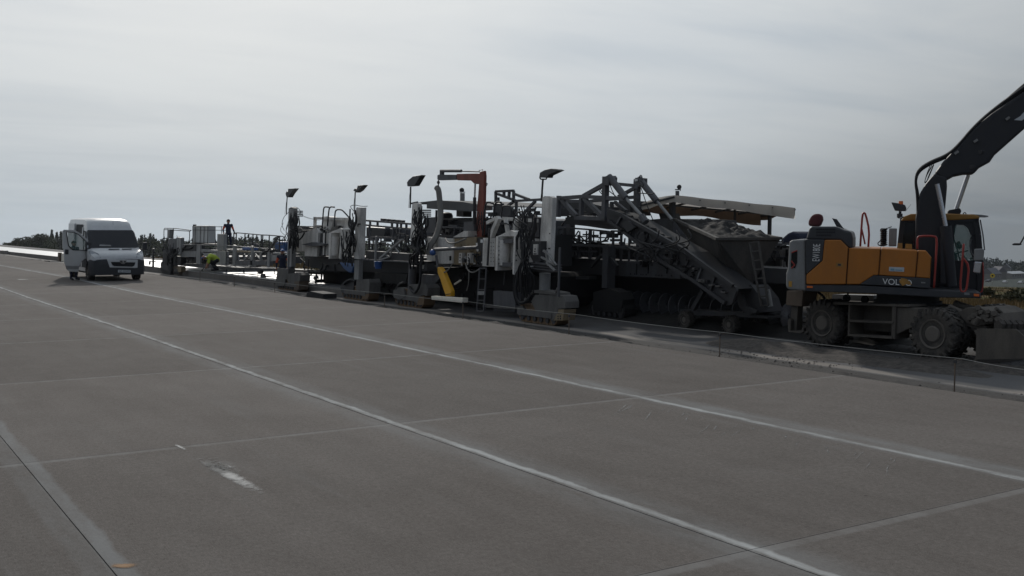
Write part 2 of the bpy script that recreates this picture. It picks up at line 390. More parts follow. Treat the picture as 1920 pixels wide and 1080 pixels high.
def soil(name, c1, c2, sc=8):
    m, b = begin(name); p = pos(); a = noisen(p, sc, 8, 0.7); f = noisen(p, sc*6, 3, 0.7)
    pset(b, Base_Color=mixc(ramp(a, [(0.35, 0), (0.65, 1)]), c1, c2), Roughness=0.95); bump(b, mathn('ADD', a, f), 0.8, 0.03)
soil('dark_soil', (0.045, 0.040, 0.036), (0.115, 0.10, 0.088))
soil('bank_soil', (0.017, 0.015, 0.014), (0.055, 0.048, 0.043), 5)
def field():
    m, b = begin('field_grass'); p = pos()
    a = noisen(p, 0.05, 7, 0.65, 0.5); c = noisen(p, 0.9, 6, 0.7)
    g = mixc(ramp(a, [(0.38, 0), (0.6, 1)]), (0.17, 0.10, 0.045), (0.085, 0.085, 0.030))
    g = mixc(mathn('MULTIPLY', ramp(c, [(0.4, 0), (0.7, 1)]), 0.6), g, (0.05, 0.048, 0.022))
    pset(b, Base_Color=g, Roughness=1.0, Specular_IOR_Level=0.1); bump(b, c, 1.0, 0.3)
field()
def foliage(name, c1, c2):
    m, b = begin(name); oi = nt.nodes.new('ShaderNodeObjectInfo'); p = pos(); a = noisen(p, 0.35, 5, 0.7)
    pset(b, Base_Color=mixc(ramp(a, [(0.3, 0), (0.7, 1)]), c1, c2), Roughness=0.85, Specular_IOR_Level=0.15)
foliage('leaf_green', (0.030, 0.042, 0.020), (0.072, 0.082, 0.034))
foliage('leaf_pine', (0.014, 0.022, 0.020), (0.034, 0.046, 0.036))
foliage('leaf_olive', (0.040, 0.042, 0.022), (0.085, 0.078, 0.040))
foliage('dry_grass', (0.10, 0.066, 0.030), (0.19, 0.13, 0.06))
foliage('green_grass', (0.055, 0.046, 0.022), (0.12, 0.095, 0.045))
plain('bark', (0.05, 0.04, 0.032), 0.95)
plain('house_wall', (0.16, 0.16, 0.16), 0.8); plain('house_roof', (0.10, 0.10, 0.115), 0.8); plain('red_roof', (0.17, 0.06, 0.045), 0.8)
plain('hall_roof', (0.40, 0.41, 0.42), 0.6); plain('pane', (0.03, 0.035, 0.045), 0.1); plain('sign_yellow', (0.65, 0.45, 0.03), 0.5)
plain('car_silver', (0.40, 0.41, 0.43), 0.3); plain('car_dark', (0.05, 0.055, 0.07), 0.3)
# ------------------------------------------------------------------ setting
rng = random.Random(7)
def struct(o): o['kind'] = 'structure'; return o
def terrain_z(x, y):
    base = -0.85 + 0.06*math.sin(x*0.13+y*0.07)
    return base - 0.020*max(0, y-70) - 0.045*max(0, x-34) + 0.5*noise.noise((x*0.02, y*0.02, 0))*min(1, max(0, (abs(x-20)-10)/40))
def grid(name, xs, ys, zf, mat):
    mb = MB(); nx = len(xs)
    mb.v = [(x, y, zf(x, y)) for y in ys for x in xs]
    mb.f = [[j*nx+i, j*nx+i+1, (j+1)*nx+i+1, (j+1)*nx+i] for j in range(len(ys)-1) for i in range(nx-1)]
    mb.mi = [0]*len(mb.f)
    return mb.build(name, mat, smooth='all')
xs = [-900, -400, -200, -100, -50, -20, 0, 12, 20] + [26+2*i for i in range(40)] + [120, 150, 200, 300, 450, 700, 1100, 1700, 2600, 4000]
ys = [-600, -300, -150, -80] + [-40+3*i for i in range(60)] + [150, 170, 200, 240, 300, 400, 550, 750, 1000, 1400, 2000, 3000, 4500]
struct(grid('ground', xs, ys, terrain_z, 'field_grass'))
# existing pavement: a dark bedding sheet, the slabs stand on it with open saw-cut joints between them
ys = [-25+2.5*i for i in range(130)]
apron = struct(grid('concrete_apron', [-6.4, 13.39], ys, lambda x, y: road_z(y)-0.03, 'hole_black'))
mb = MB()
for x0, x1 in zip(LINES, LINES[1:]):
    for k in range(-3, 24):
        y0 = J0+JS*k; y1 = y0+JS; gy = 0.004; gap = {1.55: .0045, 5.48: .0065}; ga, gb = gap.get(x0, .004), gap.get(x1, .004)
        m = MB(); st = [y0+gy, (y0+y1)/2, y1-gy]
        vs = []
        for y in st:
            for x in (x0+ga, x1-(0 if x1 == EDGE_X else gb)):
                vs += [(x, y, road_z(y)), (x, y, road_z(y)-0.36)]
        fs = []
        for i in range(2):
            a, c = i*4, i*4+4
            fs += [[a, a+2, c+2, c], [a, c, c+1, a+1], [a+2, a+3, c+3, c+2]]
        fs += [[0, 1, 3, 2], [8, 10, 11, 9]]
        m.add(vs, fs); m.build('concrete_slab', 'old_concrete', apron)
far = grid('far_pavement', [-2.4, 13.4], [J0+JS*24+0.02+4*i for i in range(45)], lambda x, y: road_z(y), 'old_concrete'); struct(far)
near = grid('pavement_strip', [-30, -2.42], [-25+5*i for i in range(60)], lambda x, y: road_z(y)-0.002, 'old_concrete'); struct(near)
# lane that is being paved
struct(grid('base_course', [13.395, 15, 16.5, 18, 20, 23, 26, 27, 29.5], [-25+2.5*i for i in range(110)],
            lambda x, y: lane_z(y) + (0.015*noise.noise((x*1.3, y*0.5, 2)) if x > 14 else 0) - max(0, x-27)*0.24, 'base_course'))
# freshly paved slab behind the machines
SX0, SX1 = 17.1, 21.3
_sp = sorted([(W(x, y, SX0).y, W(x, y, SX0).z) for x, y in ((14, 471.5), (108, 481), (280, 499), (342, 507), (450, 518.5), (517, 525.5))])
def slab_top(y): return interp(_sp, y)
mb = MB(); st = [38.5+2*i for i in range(90)]
for a, c in zip(st, st[1:]):
    za, zc, la, lc = slab_top(a), slab_top(c), lane_z(a)-0.05, lane_z(c)-0.05
    mb.m = 0; mb.add([(SX0, a, za), (SX1, a, za), (SX1, c, zc), (SX0, c, zc)], [[0, 1, 2, 3]])
    mb.m = 1; mb.add([(SX0, a, la), (SX0, a, za), (SX0, c, zc), (SX0, c, lc)], [[0, 1, 2, 3]])
    mb.add([(SX1, a, la), (SX1, a, za), (SX1, c, zc), (SX1, c, lc)], [[3, 2, 1, 0]])
mb.add([(SX0, 38.5, lane_z(38)), (SX1, 38.5, lane_z(38)), (SX1, 38.5, slab_top(38.5)), (SX0, 38.5, slab_top(38.5))], [[0, 1, 2, 3]])
struct(mb.build('new_pavement', ['fresh_concrete', 'slab_side']))
# earth thrown against the slab edge, and spilled mix on the lane
def rubble(name, label, cat, fn, n, mat, smin, smax, seed, flat=0.6):
    r = random.Random(seed); mb = MB()
    for _ in range(n):
        c = fn(r); s = smin + (smax-smin)*r.random()**2.5
        vs = [Vector((r.uniform(-1, 1), r.uniform(-1, 1), r.uniform(-.3, 1)*flat)).normalized()*s*r.uniform(.6, 1.1) for _ in range(6)]
        a = [Vector((1, 0, 0)), Vector((-.5, .87, 0)), Vector((-.5, -.87, 0)), Vector((0, 0, flat))]
        q = Matrix.Rotation(r.uniform(0, 6.28), 3, 'Z')
        vs = [c + (q @ v)*s*r.uniform(.7, 1.3) for v in a] + [c + (q @ Vector((.45, .2, flat*.9)))*s]
        mb.add(vs, [[0, 1, 4], [1, 3, 4], [0, 4, 3], [1, 2, 3], [2, 0, 3]])
    o = mb.build(name, mat); o['kind'] = 'stuff'; tag(o, label, cat); return o
def bank_h(x, y):
    t = min(1, (x-13.42)/2.3)
    return lane_z(y) + 0.31*(1-t)**0.9 + 0.09*noise.noise((x*2.2, y*1.1, 0))*(1-abs(2*t-1)**4) + 0.05*noise.noise((x*7, y*5, 5)) - (0.03 if t > .9 else 0)
o = grid('earth_bank', [13.42+0.16*i for i in range(16)], [0+0.22*i for i in range(330)], lambda x, y: bank_h(x, y), 'bank_soil')
o['kind'] = 'stuff'; tag(o, 'dark strip of loose earth along the edge of the old pavement', 'soil')
rubble('earth_clods', 'small clods lying on the earth strip beside the pavement edge', 'soil', lambda r: (lambda x, y: Vector((x, y, bank_h(x, y))))(15.45+.9*r.random(), 4+45*r.random()**1.5), 2400, 'bank_soil', 0.008, 0.045, 3)
def mound(name, label, cat, c, rx, ry, h, mat, seed, rot=0):
    xs = [-1+2*i/16 for i in range(17)]; mb = MB(); q = Matrix.Rotation(rot, 3, 'Z')
    def z(x, y):
        d = max(0, 1-(x*x+y*y)); return h*d**0.8*(0.6+0.9*(noise.noise((x*2+seed, y*2.5, 1))+0.5)) - 0.02
    vs = []
    for y in xs:
        for x in xs:
            v = q @ Vector((x*rx, y*ry, 0)); vs.append((c.x+v.x, c.y+v.y, lane_z(c.y)+z(x, y)))
    mb.add(vs, [[j*17+i, j*17+i+1, (j+1)*17+i+1, (j+1)*17+i] for j in range(16) for i in range(16)])
    o = mb.build(name, mat, smooth='all'); o['kind'] = 'stuff'; return tag(o, label, cat)
for i, (px, py, rx, ry, h, lab) in enumerate([
    (1440, 652, 1.0, 1.8, .16, 'dark spilled concrete mix on the lane left of the excavator'),
    (1620, 676, 0.75, 3.0, .12, 'dark spilled mix between the near wheels of the excavator'),
    (1860, 690, 0.6, 2.2, .09, 'dark spilled mix in front of the dozer blade'),
    (1500, 668, 0.35, 1.6, .06, 'low patch of dark crumbs ahead of the stabiliser leg')]):
    mound('spilled_mix', lab, 'spilled concrete', G(px, py, -0.38), rx, ry, h, 'dark_soil', i*3.1)
rubble('mix_crumbs', 'scattered dark crumbs of concrete over the lane', 'spilled concrete', lambda r: Vector((lambda g: (g.x, g.y, lane_z(g.y)))(G(1330+620*r.random(), 640+8*r.random()+(45*r.random()), -0.38))), 1600, 'dark_soil', 0.006, 0.04, 5)
# stains with a shape of their own, thin sheets just above the slabs
def stain_mat(name, colr, lo, hi, scale, sx=1, sy=1):
    m, b = begin(name); tcn = nt.nodes.new('ShaderNodeTexCoord'); p = pos()
    mp = nt.nodes.new('ShaderNodeMapping'); nt.links.new(p, mp.inputs[0]); mp.inputs['Scale'].default_value = (sx, sy, 1)
    s = nt.nodes.new('ShaderNodeSeparateXYZ'); nt.links.new(tcn.outputs['Generated'], s.inputs[0])
    f = lambda o: mathn('SUBTRACT', 1, mathn('POWER', mathn('ABSOLUTE', mathn('MULTIPLY_ADD', o, 2, -1)), 2.0))
    edge = mathn('MULTIPLY', f(s.outputs[0]), f(s.outputs[1]))
    a = ramp(mathn('ADD', mathn('MULTIPLY', noisen(mp.outputs[0], scale, 8, 0.75), 0.75), mathn('MULTIPLY', edge, 0.35)), [(lo, 0), (hi, 1)])
    pset(b, Base_Color=colr, Roughness=0.9, Alpha=mathn('MULTIPLY', a, edge))
stain_mat('chalk_stain', (0.46, 0.45, 0.43), 0.54, 0.70, 7, 1, 1)
stain_mat('chalk_faint', (0.36, 0.355, 0.34), 0.60, 0.80, 14)
stain_mat('clay_stain', (0.30, 0.17, 0.08), 0.48, 0.66, 9)
def stain(name, label, pts, mat):
    mb = MB(); v = [Vector(G(*p)) for p in pts]
    for p in v: p.z = road_z(p.y)+0.004
    c = sum(v, Vector((0, 0, 0)))/len(v)
    mb.add(v, [list(range(len(v)))])
    o = mb.build(name, mat); o['kind'] = 'stuff'; return tag(o, label, 'stain')
def streak(a, c, wid, mat, label):
    a, c = G(*a), G(*c); d = (c-a).normalized(); s = Vector((-d.y, d.x, 0))*wid
    mb = MB(); loc = (a+c)/2
    vs = [a-s, c-s, c+s, a+s]
    me = MB(); Lh = (c-a).length/2
    o_loc = Vector((loc.x, loc.y, road_z(loc.y)+0.004))
    me.add([(-Lh, -wid, 0), (Lh, -wid, 0), (Lh, wid, 0), (-Lh, wid, 0)], [[0, 1, 2, 3]])
    o = me.build('chalk_mark' if mat == 'chalk_stain' else 'clay_mark', mat); o.location = o_loc; o.rotation_euler.z = math.atan2(d.y, d.x)
    o['kind'] = 'stuff'; return tag(o, label, 'stain')
streak((355, 848), (520, 942), 0.11, 'chalk_stain', 'white chalk streak on the concrete in the left foreground')
streak((375, 850), (455, 905), 0.24, 'chalk_faint', 'faint broad chalk smear around the white streak in the left foreground')
streak((325, 832), (352, 846), 0.035, 'chalk_stain', 'short white chalk tick beside the cross joint in the left foreground')
streak((200, 1061), (262, 1062), 0.07, 'clay_stain', 'orange brown clay smear by the open joint at lower left')
streak((22, 521), (62, 521), 0.5, 'chalk_stain', 'pale patch on the far concrete left of the van')
# tyre scribbles: pale curved rubbings to the right
stain_mat('tyre_chalk', (0.25, 0.25, 0.245), 0.50, 0.85, 9)
r = random.Random(4)
for i in range(34):
    px = r.uniform(1170, 1690); py0 = 742+0.212*(px-1205)+r.uniform(4, 22); ln = r.uniform(12, 75)
    sx_, bend = -r.uniform(.5, 1.25), r.uniform(-.35, .35)
    mb = MB(); prev = None; ph = r.uniform(0, 6)
    for k in range(15):
        t = k/14; q = G(px+sx_*ln*t+bend*ln*t*t+1.5*math.sin(t*9+ph), py0+ln*.62*t+.8*math.sin(t*13+ph))
        wv = (0.010+0.014*abs(math.sin(t*11+ph)))*(1-abs(2*t-1)**4)+0.002
        cur = [(q.x-wv, q.y-wv*.4, road_z(q.y)+0.004), (q.x+wv, q.y+wv*.4, road_z(q.y)+0.004)]
        if prev: mb.add(prev+cur, [[0, 1, 3, 2]])
        prev = cur
    o = mb.build('tyre_rubbing', 'tyre_chalk'); o['kind'] = 'stuff'
    tag(o, 'faint pale curved tyre rubbing on the right foreground concrete', 'stain', 'tyre rubbings')
# ------------------------------------------------------------------ stakes and string line
stk = [((1067, 590), (1067, 629), 'beside the front crawler of the big paver'), ((1350, 625), (1348, 670), 'below the concrete hopper'),
       ((1791, 674), (1789, 735), 'nearest the camera, in front of the excavator front wheel'), ((868, 566), (868, 596), 'in front of the cream board'),
       ((721, 551), (720, 576), 'between the two middle crawlers'), ((515, 530), (515, 548), 'left of the rear crawler of the second paver'),
       ((439, 518), (438, 537), 'in front of the curing machine ladder'), ((375, 509), (375, 527), 'in front of the curing machine, farthest from the camera')]
tips = []
for (t, b_, where) in stk:
    X = 13.62; a = W(*t, X); c = Vector((a.x, a.y, lane_z(a.y)-0.05))
    s = thing('string_stake', c, 'thin steel string line stake '+where, 'stake', 'string line stakes along the pavement edge')
    rad = 0.011
    MB().tube([c, a], rad, 8).build('rod', 'brown_steel', s)
    m = MB(); m.box(a-Vector((0, 0, 0.03)), (0.035, 0.035, 0.045)); m.build('clamp', 'dark_steel', s)
    MB().tube([a-Vector((0, 0, .02)), a+Vector((0.18, 0, -.005))], 0.005, 6).build('arm', 'brown_steel', s)
    tips.append(a+Vector((0.17, 0, 0.0)))
tips.sort(key=lambda p: p.y)
tips = [W(1960, 697, 13.79)] + tips
mb = MB(); pts = []
for a, c in zip(tips, tips[1:]):
    for k in range(6): t = k/6; q = a.lerp(c, t); q.z -= 0.02*4*t*(1-t); pts.append(q)
pts.append(tips[-1])
o = mb.tube(pts, 0.0045, 5).build('string_line', 'string'); tag(o, 'taut pale string line running from stake to stake beside the pavement', 'string')
# ------------------------------------------------------------------ lettering
def text_mesh(s, size):
    cu = bpy.data.curves.new('lettering', 'FONT'); cu.body = s; cu.size = size; cu.align_x = 'CENTER'; cu.align_y = 'CENTER'
    o = bpy.data.objects.new('lettering', cu); col.objects.link(o)
    dg = bpy.context.evaluated_depsgraph_get(); me = bpy.data.meshes.new_from_object(o.evaluated_get(dg))
    bpy.data.objects.remove(o); return me
def lettering(s, centre, ux, uy, width, height, mat, parent, name='lettering', bold=0.0):
    me = text_mesh(s, 1.0)
    co = [v.co.copy() for v in me.vertices]
    x0, x1 = min(c.x for c in co), max(c.x for c in co); y0, y1 = min(c.y for c in co), max(c.y for c in co)
    off = world_of(parent); ux, uy = Vector(ux).normalized(), Vector(uy).normalized()
    for v, c in zip(me.vertices, co):
        v.co = Vector(centre) + ux*((c.x-(x0+x1)/2)/(x1-x0)*width) + uy*((c.y-(y0+y1)/2)/(y1-y0)*height) - off
    me.materials.clear(); me.materials.append(MATS[mat]); me.name = name
    o = bpy.data.objects.new(name, me); col.objects.link(o); o.parent = parent; return o
# ------------------------------------------------------------------ wheeled excavator
def tyre_wheel(root, c, r, width, name='wheel', twin=True, rimr=0.55, lugs=22, flip=1):
    """c = centre of the near face, axis along +X"""
    mb = MB(); n = 40; gap = 0.04
    spans = [(0, width*0.47), (width*0.53, width)] if twin else [(0, width)]
    for a, b_ in spans:
        w = b_-a
        prof = [(a+w*.10, r*rimr), (a, r*(rimr+.12)), (a+.0*w, r*.80), (a+w*.10, r*.93), (a+w*.22, r*.965), (a+w*.78, r*.965), (a+w*.90, r*.93), (a+w, r*.80), (a+w, r*(rimr+.12)), (a+w*.9, r*rimr)]
        mb.lathe(c, (1, 0, 0), prof, n)
        for k in range(lugs):
            for side in (0, 1):
                t = 2*math.pi*(k+0.5*side)/lugs; er = Vector((0, math.cos(t), math.sin(t))); et = Vector((0, -math.sin(t), math.cos(t)))
                x0, x1 = (a-0.004, a+w*.54) if side == 0 else (a+w*.46, a+w+0.004)
                m = Matrix((( 1, 0, 0), (0.35*(1 if side else -1)*et.y, et.y, er.y), (0.35*(1 if side else -1)*et.z, et.z, er.z)))
                mb.box(Vector(c)+Vector(((x0+x1)/2, 0, 0))+er*(r*.955), (x1-x0, r*.11, r*.085), m)
                xs_ = a+0.0 if side == 0 else a+w
                mb.box(Vector(c)+Vector((xs_, 0, 0))+er*(r*.87)+et*(0.02), (0.03, r*.10, r*.20), Matrix(((1, 0, 0), (0, et.y, er.y), (0, et.z, er.z))))
    wh = mb.build(name, 'tyre', root, smooth=True)
    rm = MB(); rm.lathe(c, (1, 0, 0), [(0.03, r*rimr*1.03), (0.0, r*rimr*1.0), (0.015, r*rimr*.9), (0.10, r*rimr*.82), (0.12, r*.33), (0.02, r*.31), (0.0, r*.27), (0.0, 0)], 32)
    for k in range(10):
        t = 2*math.pi*k/10; rm.lathe(Vector(c)+Vector((0.09, math.cos(t)*r*.43, math.sin(t)*r*.43)), (-1, 0, 0), [(0, .022), (.03, .02)], 6)
    rm.build('rim', 'rim', wh, smooth=True)
    return wh
EX = 19.0
ex = thing('wheeled_excavator', Vector((20.2, 14.6, lane_z(14.6))), 'yellow and charcoal wheeled excavator with raised black boom, cropped at the right', 'excavator')
D_BODY = 2.45
_n = ray(1665, 500); _n.z = 0; _n.normalize(); _t = Vector((_n.y, -_n.x, 0))
PLANE = (_n, _n.dot(Vector((20.25, 14.75, 0)))-1.22, EX)      # the upper structure is slewed towards the right
MB().P(EX, D_BODY, [(1546, 450), (1576, 450), (1591, 465), (1586, 533), (1512, 533), (1512, 515), (1542, 489)]).build('rear_side_panel', 'volvo_yellow', ex, bevel=.02)
MB().P(EX+.004, D_BODY, [(1591.6, 465), (1651, 466), (1647, 516), (1638, 516), (1612, 533), (1587, 533)]).build('middle_side_panel', 'volvo_yellow', ex, bevel=.02)
MB().P(EX+.002, D_BODY, [(1652, 466), (1721, 470), (1716.4, 520), (1647.8, 516)]).build('front_side_panel', 'volvo_yellow', ex, bevel=.02)
MB().P(EX+.004, 0.75, [(1721.6, 470), (1737, 470.5), (1747, 483), (1745, 522), (1717, 520)]).build('end_side_panel', 'volvo_yellow', ex, bevel=.02)
MB().P(EX+.003, D_BODY, [(1638, 516.4), (1716.4, 520.4), (1744.6, 522.4), (1744, 541), (1690, 537), (1612, 533.4)]).build('lower_skirt_panel', 'charcoal', ex, bevel=.012)
m = MB(); m.P(EX-.004, .01, [(1513, 536), (1524, 536.5), (1523.6, 540), (1512.6, 539.6)]); m.build('reflector', 'orange_lens', ex)
MB().P(EX+.002, D_BODY, [(1510, 449), (1546, 449.4), (1541.6, 488.6), (1511.6, 514.4)]).build('rear_corner_panel', 'charcoal', ex, bevel=.015)
cw = MB().P(EX+.05, D_BODY-.12, [(1480, 453), (1486, 450), (1510, 448.5), (1511, 514), (1511, 545), (1478, 543), (1474, 538), (1474, 513), (1477, 504)]).build('counterweight', 'counterweight_grey', ex, bevel=.06)
m = MB(); m.P(EX+.035, .02, [(1484, 474), (1495, 469), (1494.6, 492), (1491, 503), (1482.6, 500)]); m.build('recess', 'hole_black', cw)
m = MB(); m.T(.014, [(1484, 474, EX+.04), (1495, 469.5, EX+.04), (1494, 471, EX+.04)]); m.T(.018, [(1483.6, 489, EX+.04), (1490, 497, EX+.04), (1484, 503, EX+.04)]); builds(m, 'recess_trim', 'rail_red', cw)
MB().P(EX+.03, .03, [(1479, 527), (1485, 527.5), (1484.6, 538), (1478.8, 537.4)]).build('marker_lamp', 'amber', cw)
# engine hood
hd = MB().P(EX+.10, D_BODY-.3, [(1511, 449), (1518, 427), (1522, 424.5), (1566, 424.5), (1574, 427), (1584, 431.6), (1596, 434), (1599, 446), (1599, 466), (1591, 466), (1576, 451)]).build('engine_hood', 'charcoal', ex, bevel=.05)
for j in range(3):
    for i in range(9):
        x = 1531+i*4.0; y = 428.5+j*5.6
        if j == 2 and i > 6: continue
        MB().P(EX+.094, .01, [(x, y), (x+2.3, y+.1), (x+2.2, y+3), (x-.1, y+2.9)]).build('vent', 'hole_black', hd)
# deck frame
MB().P(EX+.03, D_BODY-.06, [(1510, 533.6), (1612, 535), (1744, 542), (1799, 546), (1839, 549), (1839, 559), (1764, 558), (1642, 551), (1510, 546)]).build('deck_frame', 'charcoal', ex, bevel=.02)
MB().P(EX+.02, .03, [(1826, 550.5), (1836, 551.3), (1836, 556), (1826, 555.3)]).build('front_marker_lamp', 'orange_lens', ex)
MB().P(EX+.02, .03, [(1808, 548), (1818, 549), (1818, 553.5), (1808, 552.6)]).build('front_work_lamp', 'lamp_glass', ex)
# details on the side
for a_, b_ in (((1591, 465.5), (1586.4, 532)), ((1651.6, 467), (1647.6, 515)), ((1721.3, 471), (1716.8, 520)), ((1746, 484), (1744.6, 521))): MB().Rb(.010, [(*a_, EX-.002), (*b_, EX-.002)]).build('panel_seam', 'hole_black', ex)
m = MB(); m.P(EX-.006, .006, [(1567.5, 492.5), (1580.5, 493), (1580, 501), (1567, 500.4)]); m.build('latch_plate', 'roof_yellow', ex); 
m = MB(); m.P(EX-.012, .006, [(1571, 494.5), (1577, 494.8), (1576.8, 498.5), (1570.8, 498.2)]); m.build('latch', 'dark_steel', ex)
st = MB().P(EX-.006, .006, [(1667, 500.2), (1695.5, 501.5), (1695, 509.6), (1666.6, 508.4)]).build('sticker', 'sticker', ex)
m = MB(); m.P(EX-.010, .003, [(1670, 503.4), (1677, 503.7), (1676.8, 507.4), (1669.8, 507.1)]); m.P(EX-.010, .003, [(1679, 505.2), (1692, 505.8), (1692, 507.6), (1679, 507)]); m.build('sticker_print', 'sticker_blue', st)
MB().P(EX-.010, .01, [(1690, 521), (1700, 523), (1706, 528), (1710, 534), (1699, 533), (1692, 536), (1686, 528)]).build('mud_splash', 'roof_yellow', ex)
wpx = (W(1655, 529, EX) - W(1710, 529, EX)).length
lettering('VOLVO', W(1682, 529, EX-.008), _t-Vector((0, 0, .04)), (0, 0, 1), wpx, .125, 'text_white', ex)
hh = W(1526, 458, EX).z - W(1526, 490, EX).z
lettering('EW180E', W(1530.5, 473.5, EX-.008), _t*.03+Vector((0, 0, 1)), -_t, hh, .15, 'text_white', ex)
m = MB(); m.P(EX-.008, .004, [(1727, 528.5), (1735, 529), (1735, 531.4), (1727, 531)]); m.build('small_badge', 'light_steel', ex)
# boom: lower boom, boom, cylinders, hoses
BX = EX+.95
MB().P(BX, .42, [(1715, 540), (1717, 410), (1723, 368), (1727, 359), (1736, 344), (1752, 325), (1775, 333), (1776, 350), (1770, 420), (1762, 540)]).build('lower_boom', 'boom_black', ex, bevel=.04)
boom = MB().P(BX+.03, .36, [(1752, 325), (1769, 302), (1795, 275), (1825, 240), (1860, 212), (1925, 168), (1985, 128), (2010, 150), (1985, 188), (1925, 238), (1865, 291), (1856, 304), (1836, 315), (1825, 327), (1807, 327), (1788, 331), (1772, 340)]).build('boom', 'boom_black', ex, bevel=.05)
m = MB()
for x, y in ((1822, 313), (1838, 285)): m.lathe(W(x, y, BX+.02), (1, 0, 0), [(-.02, .05), (.06, .05)], 16)
builds(m, 'pin', 'dark_steel', boom)
m = MB()
for x, y, a in ((1793, 286, 0), (1829, 264, 0), (1889, 222, 0)): m.Rb(.05, [(x-3, y+2.5, BX), (x+4, y-2.5, BX)])
builds(m, 'hose_clip', 'counterweight_grey', boom)
m = MB(); m.P(BX+.022, .006, [(1901, 225), (1911, 219), (1920, 213), (1935, 205), (1935, 214), (1921, 222.5), (1916, 226)]); m.P(BX+.022, .006, [(1914, 216.5), (1922, 208), (1926, 206), (1922, 213)]); m.build('boom_decal', 'sticker', boom)
m = MB()
for k, (dy, xx) in enumerate(((0, BX+.05), (3.5, BX+.14), (-1, BX+.22))):
    m.T(.028, [(1721+k*1.5, 500, xx), (1721+k*1.5, 410, xx), (1720+k, 366, xx), (1716, 340+dy, xx), (1721, 319+dy, xx), (1744, 304+dy, xx), (1775, 292+dy, xx), (1796, 274+dy, xx), (1826, 238+dy, xx), (1862, 206+dy, xx), (1925, 160+dy, xx), (1990, 113+dy, xx)], 8, 2)
m.build('boom_hose', 'black_rubber', ex, smooth='all')
m = MB()
for k in range(3): m.T(.008, [(1751-k*3, 308, BX-.02), (1741-k*2, 322+k*3, BX-.02), (1733, 340+k*2, BX), (1737, 342, BX), (1742+k, 327, BX-.02), (1751, 309, BX)], 6, 2)
m.build('thin_hose', 'black_rubber', ex, smooth='all')
sc = MB().T(.075, [(1862, 214, BX+.18), (1925, 160, BX+.18), (1990, 104, BX+.18)], 14).build('stick_cylinder', 'boom_black', ex, smooth=True)
for xx, a, c, d, e, nm in ((BX-.22, (1757, 345), (1773, 424), (1773, 424), (1783, 536), 'left'), (BX+.68, (1815, 328), (1792, 395), (1792, 395), (1774, 448), 'right')):
    cyl = MB().T(.095 if nm == 'right' else .125, [(*d, xx), (*e, xx)], 16).build('boom_cylinder', 'boom_black', ex, smooth=True)
    MB().T(.048, [(*a, xx), (*c, xx)], 14).build('cylinder_rod', 'chrome_rod', cyl, smooth=True)
MB().P(BX+.55, .3, [(1778, 394), (1800, 390), (1803, 396), (1795, 412), (1790, 440), (1772, 448), (1770, 420)]).build('cylinder_guard', 'boom_black', ex, bevel=.02)
MB().P(BX-.3, .24, [(1765, 424), (1780, 424), (1786, 470), (1790, 535), (1762, 532), (1763, 470)]).build('cylinder_bracket', 'boom_black', ex, bevel=.02)
# cab on the far side of the boom
CX0, CX1 = EX+1.45, EX+2.4
def cab_ring(mb, X):
    mb.Rb(.10, [(1688, 548, X), (1687, 459, X), (1692, 414, X)]); mb.Rb(.12, [(1692, 411, X), (1834, 411, X)])
    mb.Rb(.12, [(1829, 411, X), (1834, 440, X), (1837, 480, X), (1838, 552, X)]); mb.Rb(.12, [(1784, 412, X), (1780, 552, X)]); mb.Rb(.16, [(1690, 548, X), (1838, 552, X)])
m = MB(); cab_ring(m, CX0); cab_ring(m, CX1)
for x, y in ((1692, 412), (1831, 412), (1838, 550), (1690, 546)): m.bar(W(x, y, CX0), W(x, y, CX1), .10)
m.P(CX0-.03, .06, [(1786, 411), (1834, 411), (1836, 452), (1830, 447), (1820, 440), (1815, 428), (1808, 422), (1788, 421)]); m.P(CX0-.03, .06, [(1822, 440), (1836, 440), (1838, 490), (1826, 490), (1819, 470), (1818, 452)])
m.build('cab_frame', 'boom_black', ex)
MB().P(CX0-.08, CX1-CX0+.12, [(1689, 414), (1694, 406), (1708, 401), (1760, 400), (1826, 402), (1837, 405), (1837, 410), (1790, 413)]).build('cab_roof', 'roof_yellow', ex, bevel=.04)
MB().P(CX0+.0, .05, [(1688, 486), (1838, 489), (1838, 552), (1688, 548)]).build('cab_lower_panel', 'boom_black', ex)
MB().P(CX0+.02, .01, [(1690, 416), (1782, 416), (1781, 486), (1689, 485)]).build('cab_window', 'windscreen_glass', ex)
MB().P(CX0+.02, .012, [(1787, 420), (1830, 420), (1836, 489), (1783, 487)]).build('cab_window', 'cab_glass', ex)
MB().P(CX1-.03, .012, [(1694, 416), (1830, 416), (1834, 486), (1692, 485)]).build('far_window', 'cab_glass', ex)
fw = MB(); fw.add([W(1837, 482, CX0), W(1837, 482, CX1), W(1830, 414, CX1), W(1830, 414, CX0)], [[0, 1, 2, 3]]); fw.build('front_window', 'cab_glass', ex)
m = MB(); m.box(W(1790, 484, CX0+.5)+Vector((0, .35, -.1)), (.5, .55, .45)); m.box(W(1790, 470, CX0+.5)+Vector((0, .62, .2)), (.48, .14, .7)); m.build('operator_seat', 'interior_dark', ex, bevel=.05)
m = MB(); m.T(.016, [(1786, 440, CX0+.3), (1794, 465, CX0+.3), (1800, 488, CX0+.3)]); m.T(.016, [(1784, 479, CX0+.4), (1800, 473, CX0+.4), (1815, 470, CX0+.4)]); m.T(.02, [(1812, 487, CX0+.5), (1806, 478, CX0+.5)])
m.sphere(W(1797, 456, CX0+.3), .05); m.sphere(W(1799, 462, CX0+.3), .06); m.build('controls', 'boom_black', ex)
MB().P(CX0-.05, CX1-CX0, [(1820, 401.5), (1840, 402.5), (1853, 404.5), (1853, 407), (1838, 406.5), (1822, 404.5)]).build('sun_visor', 'light_steel', ex)
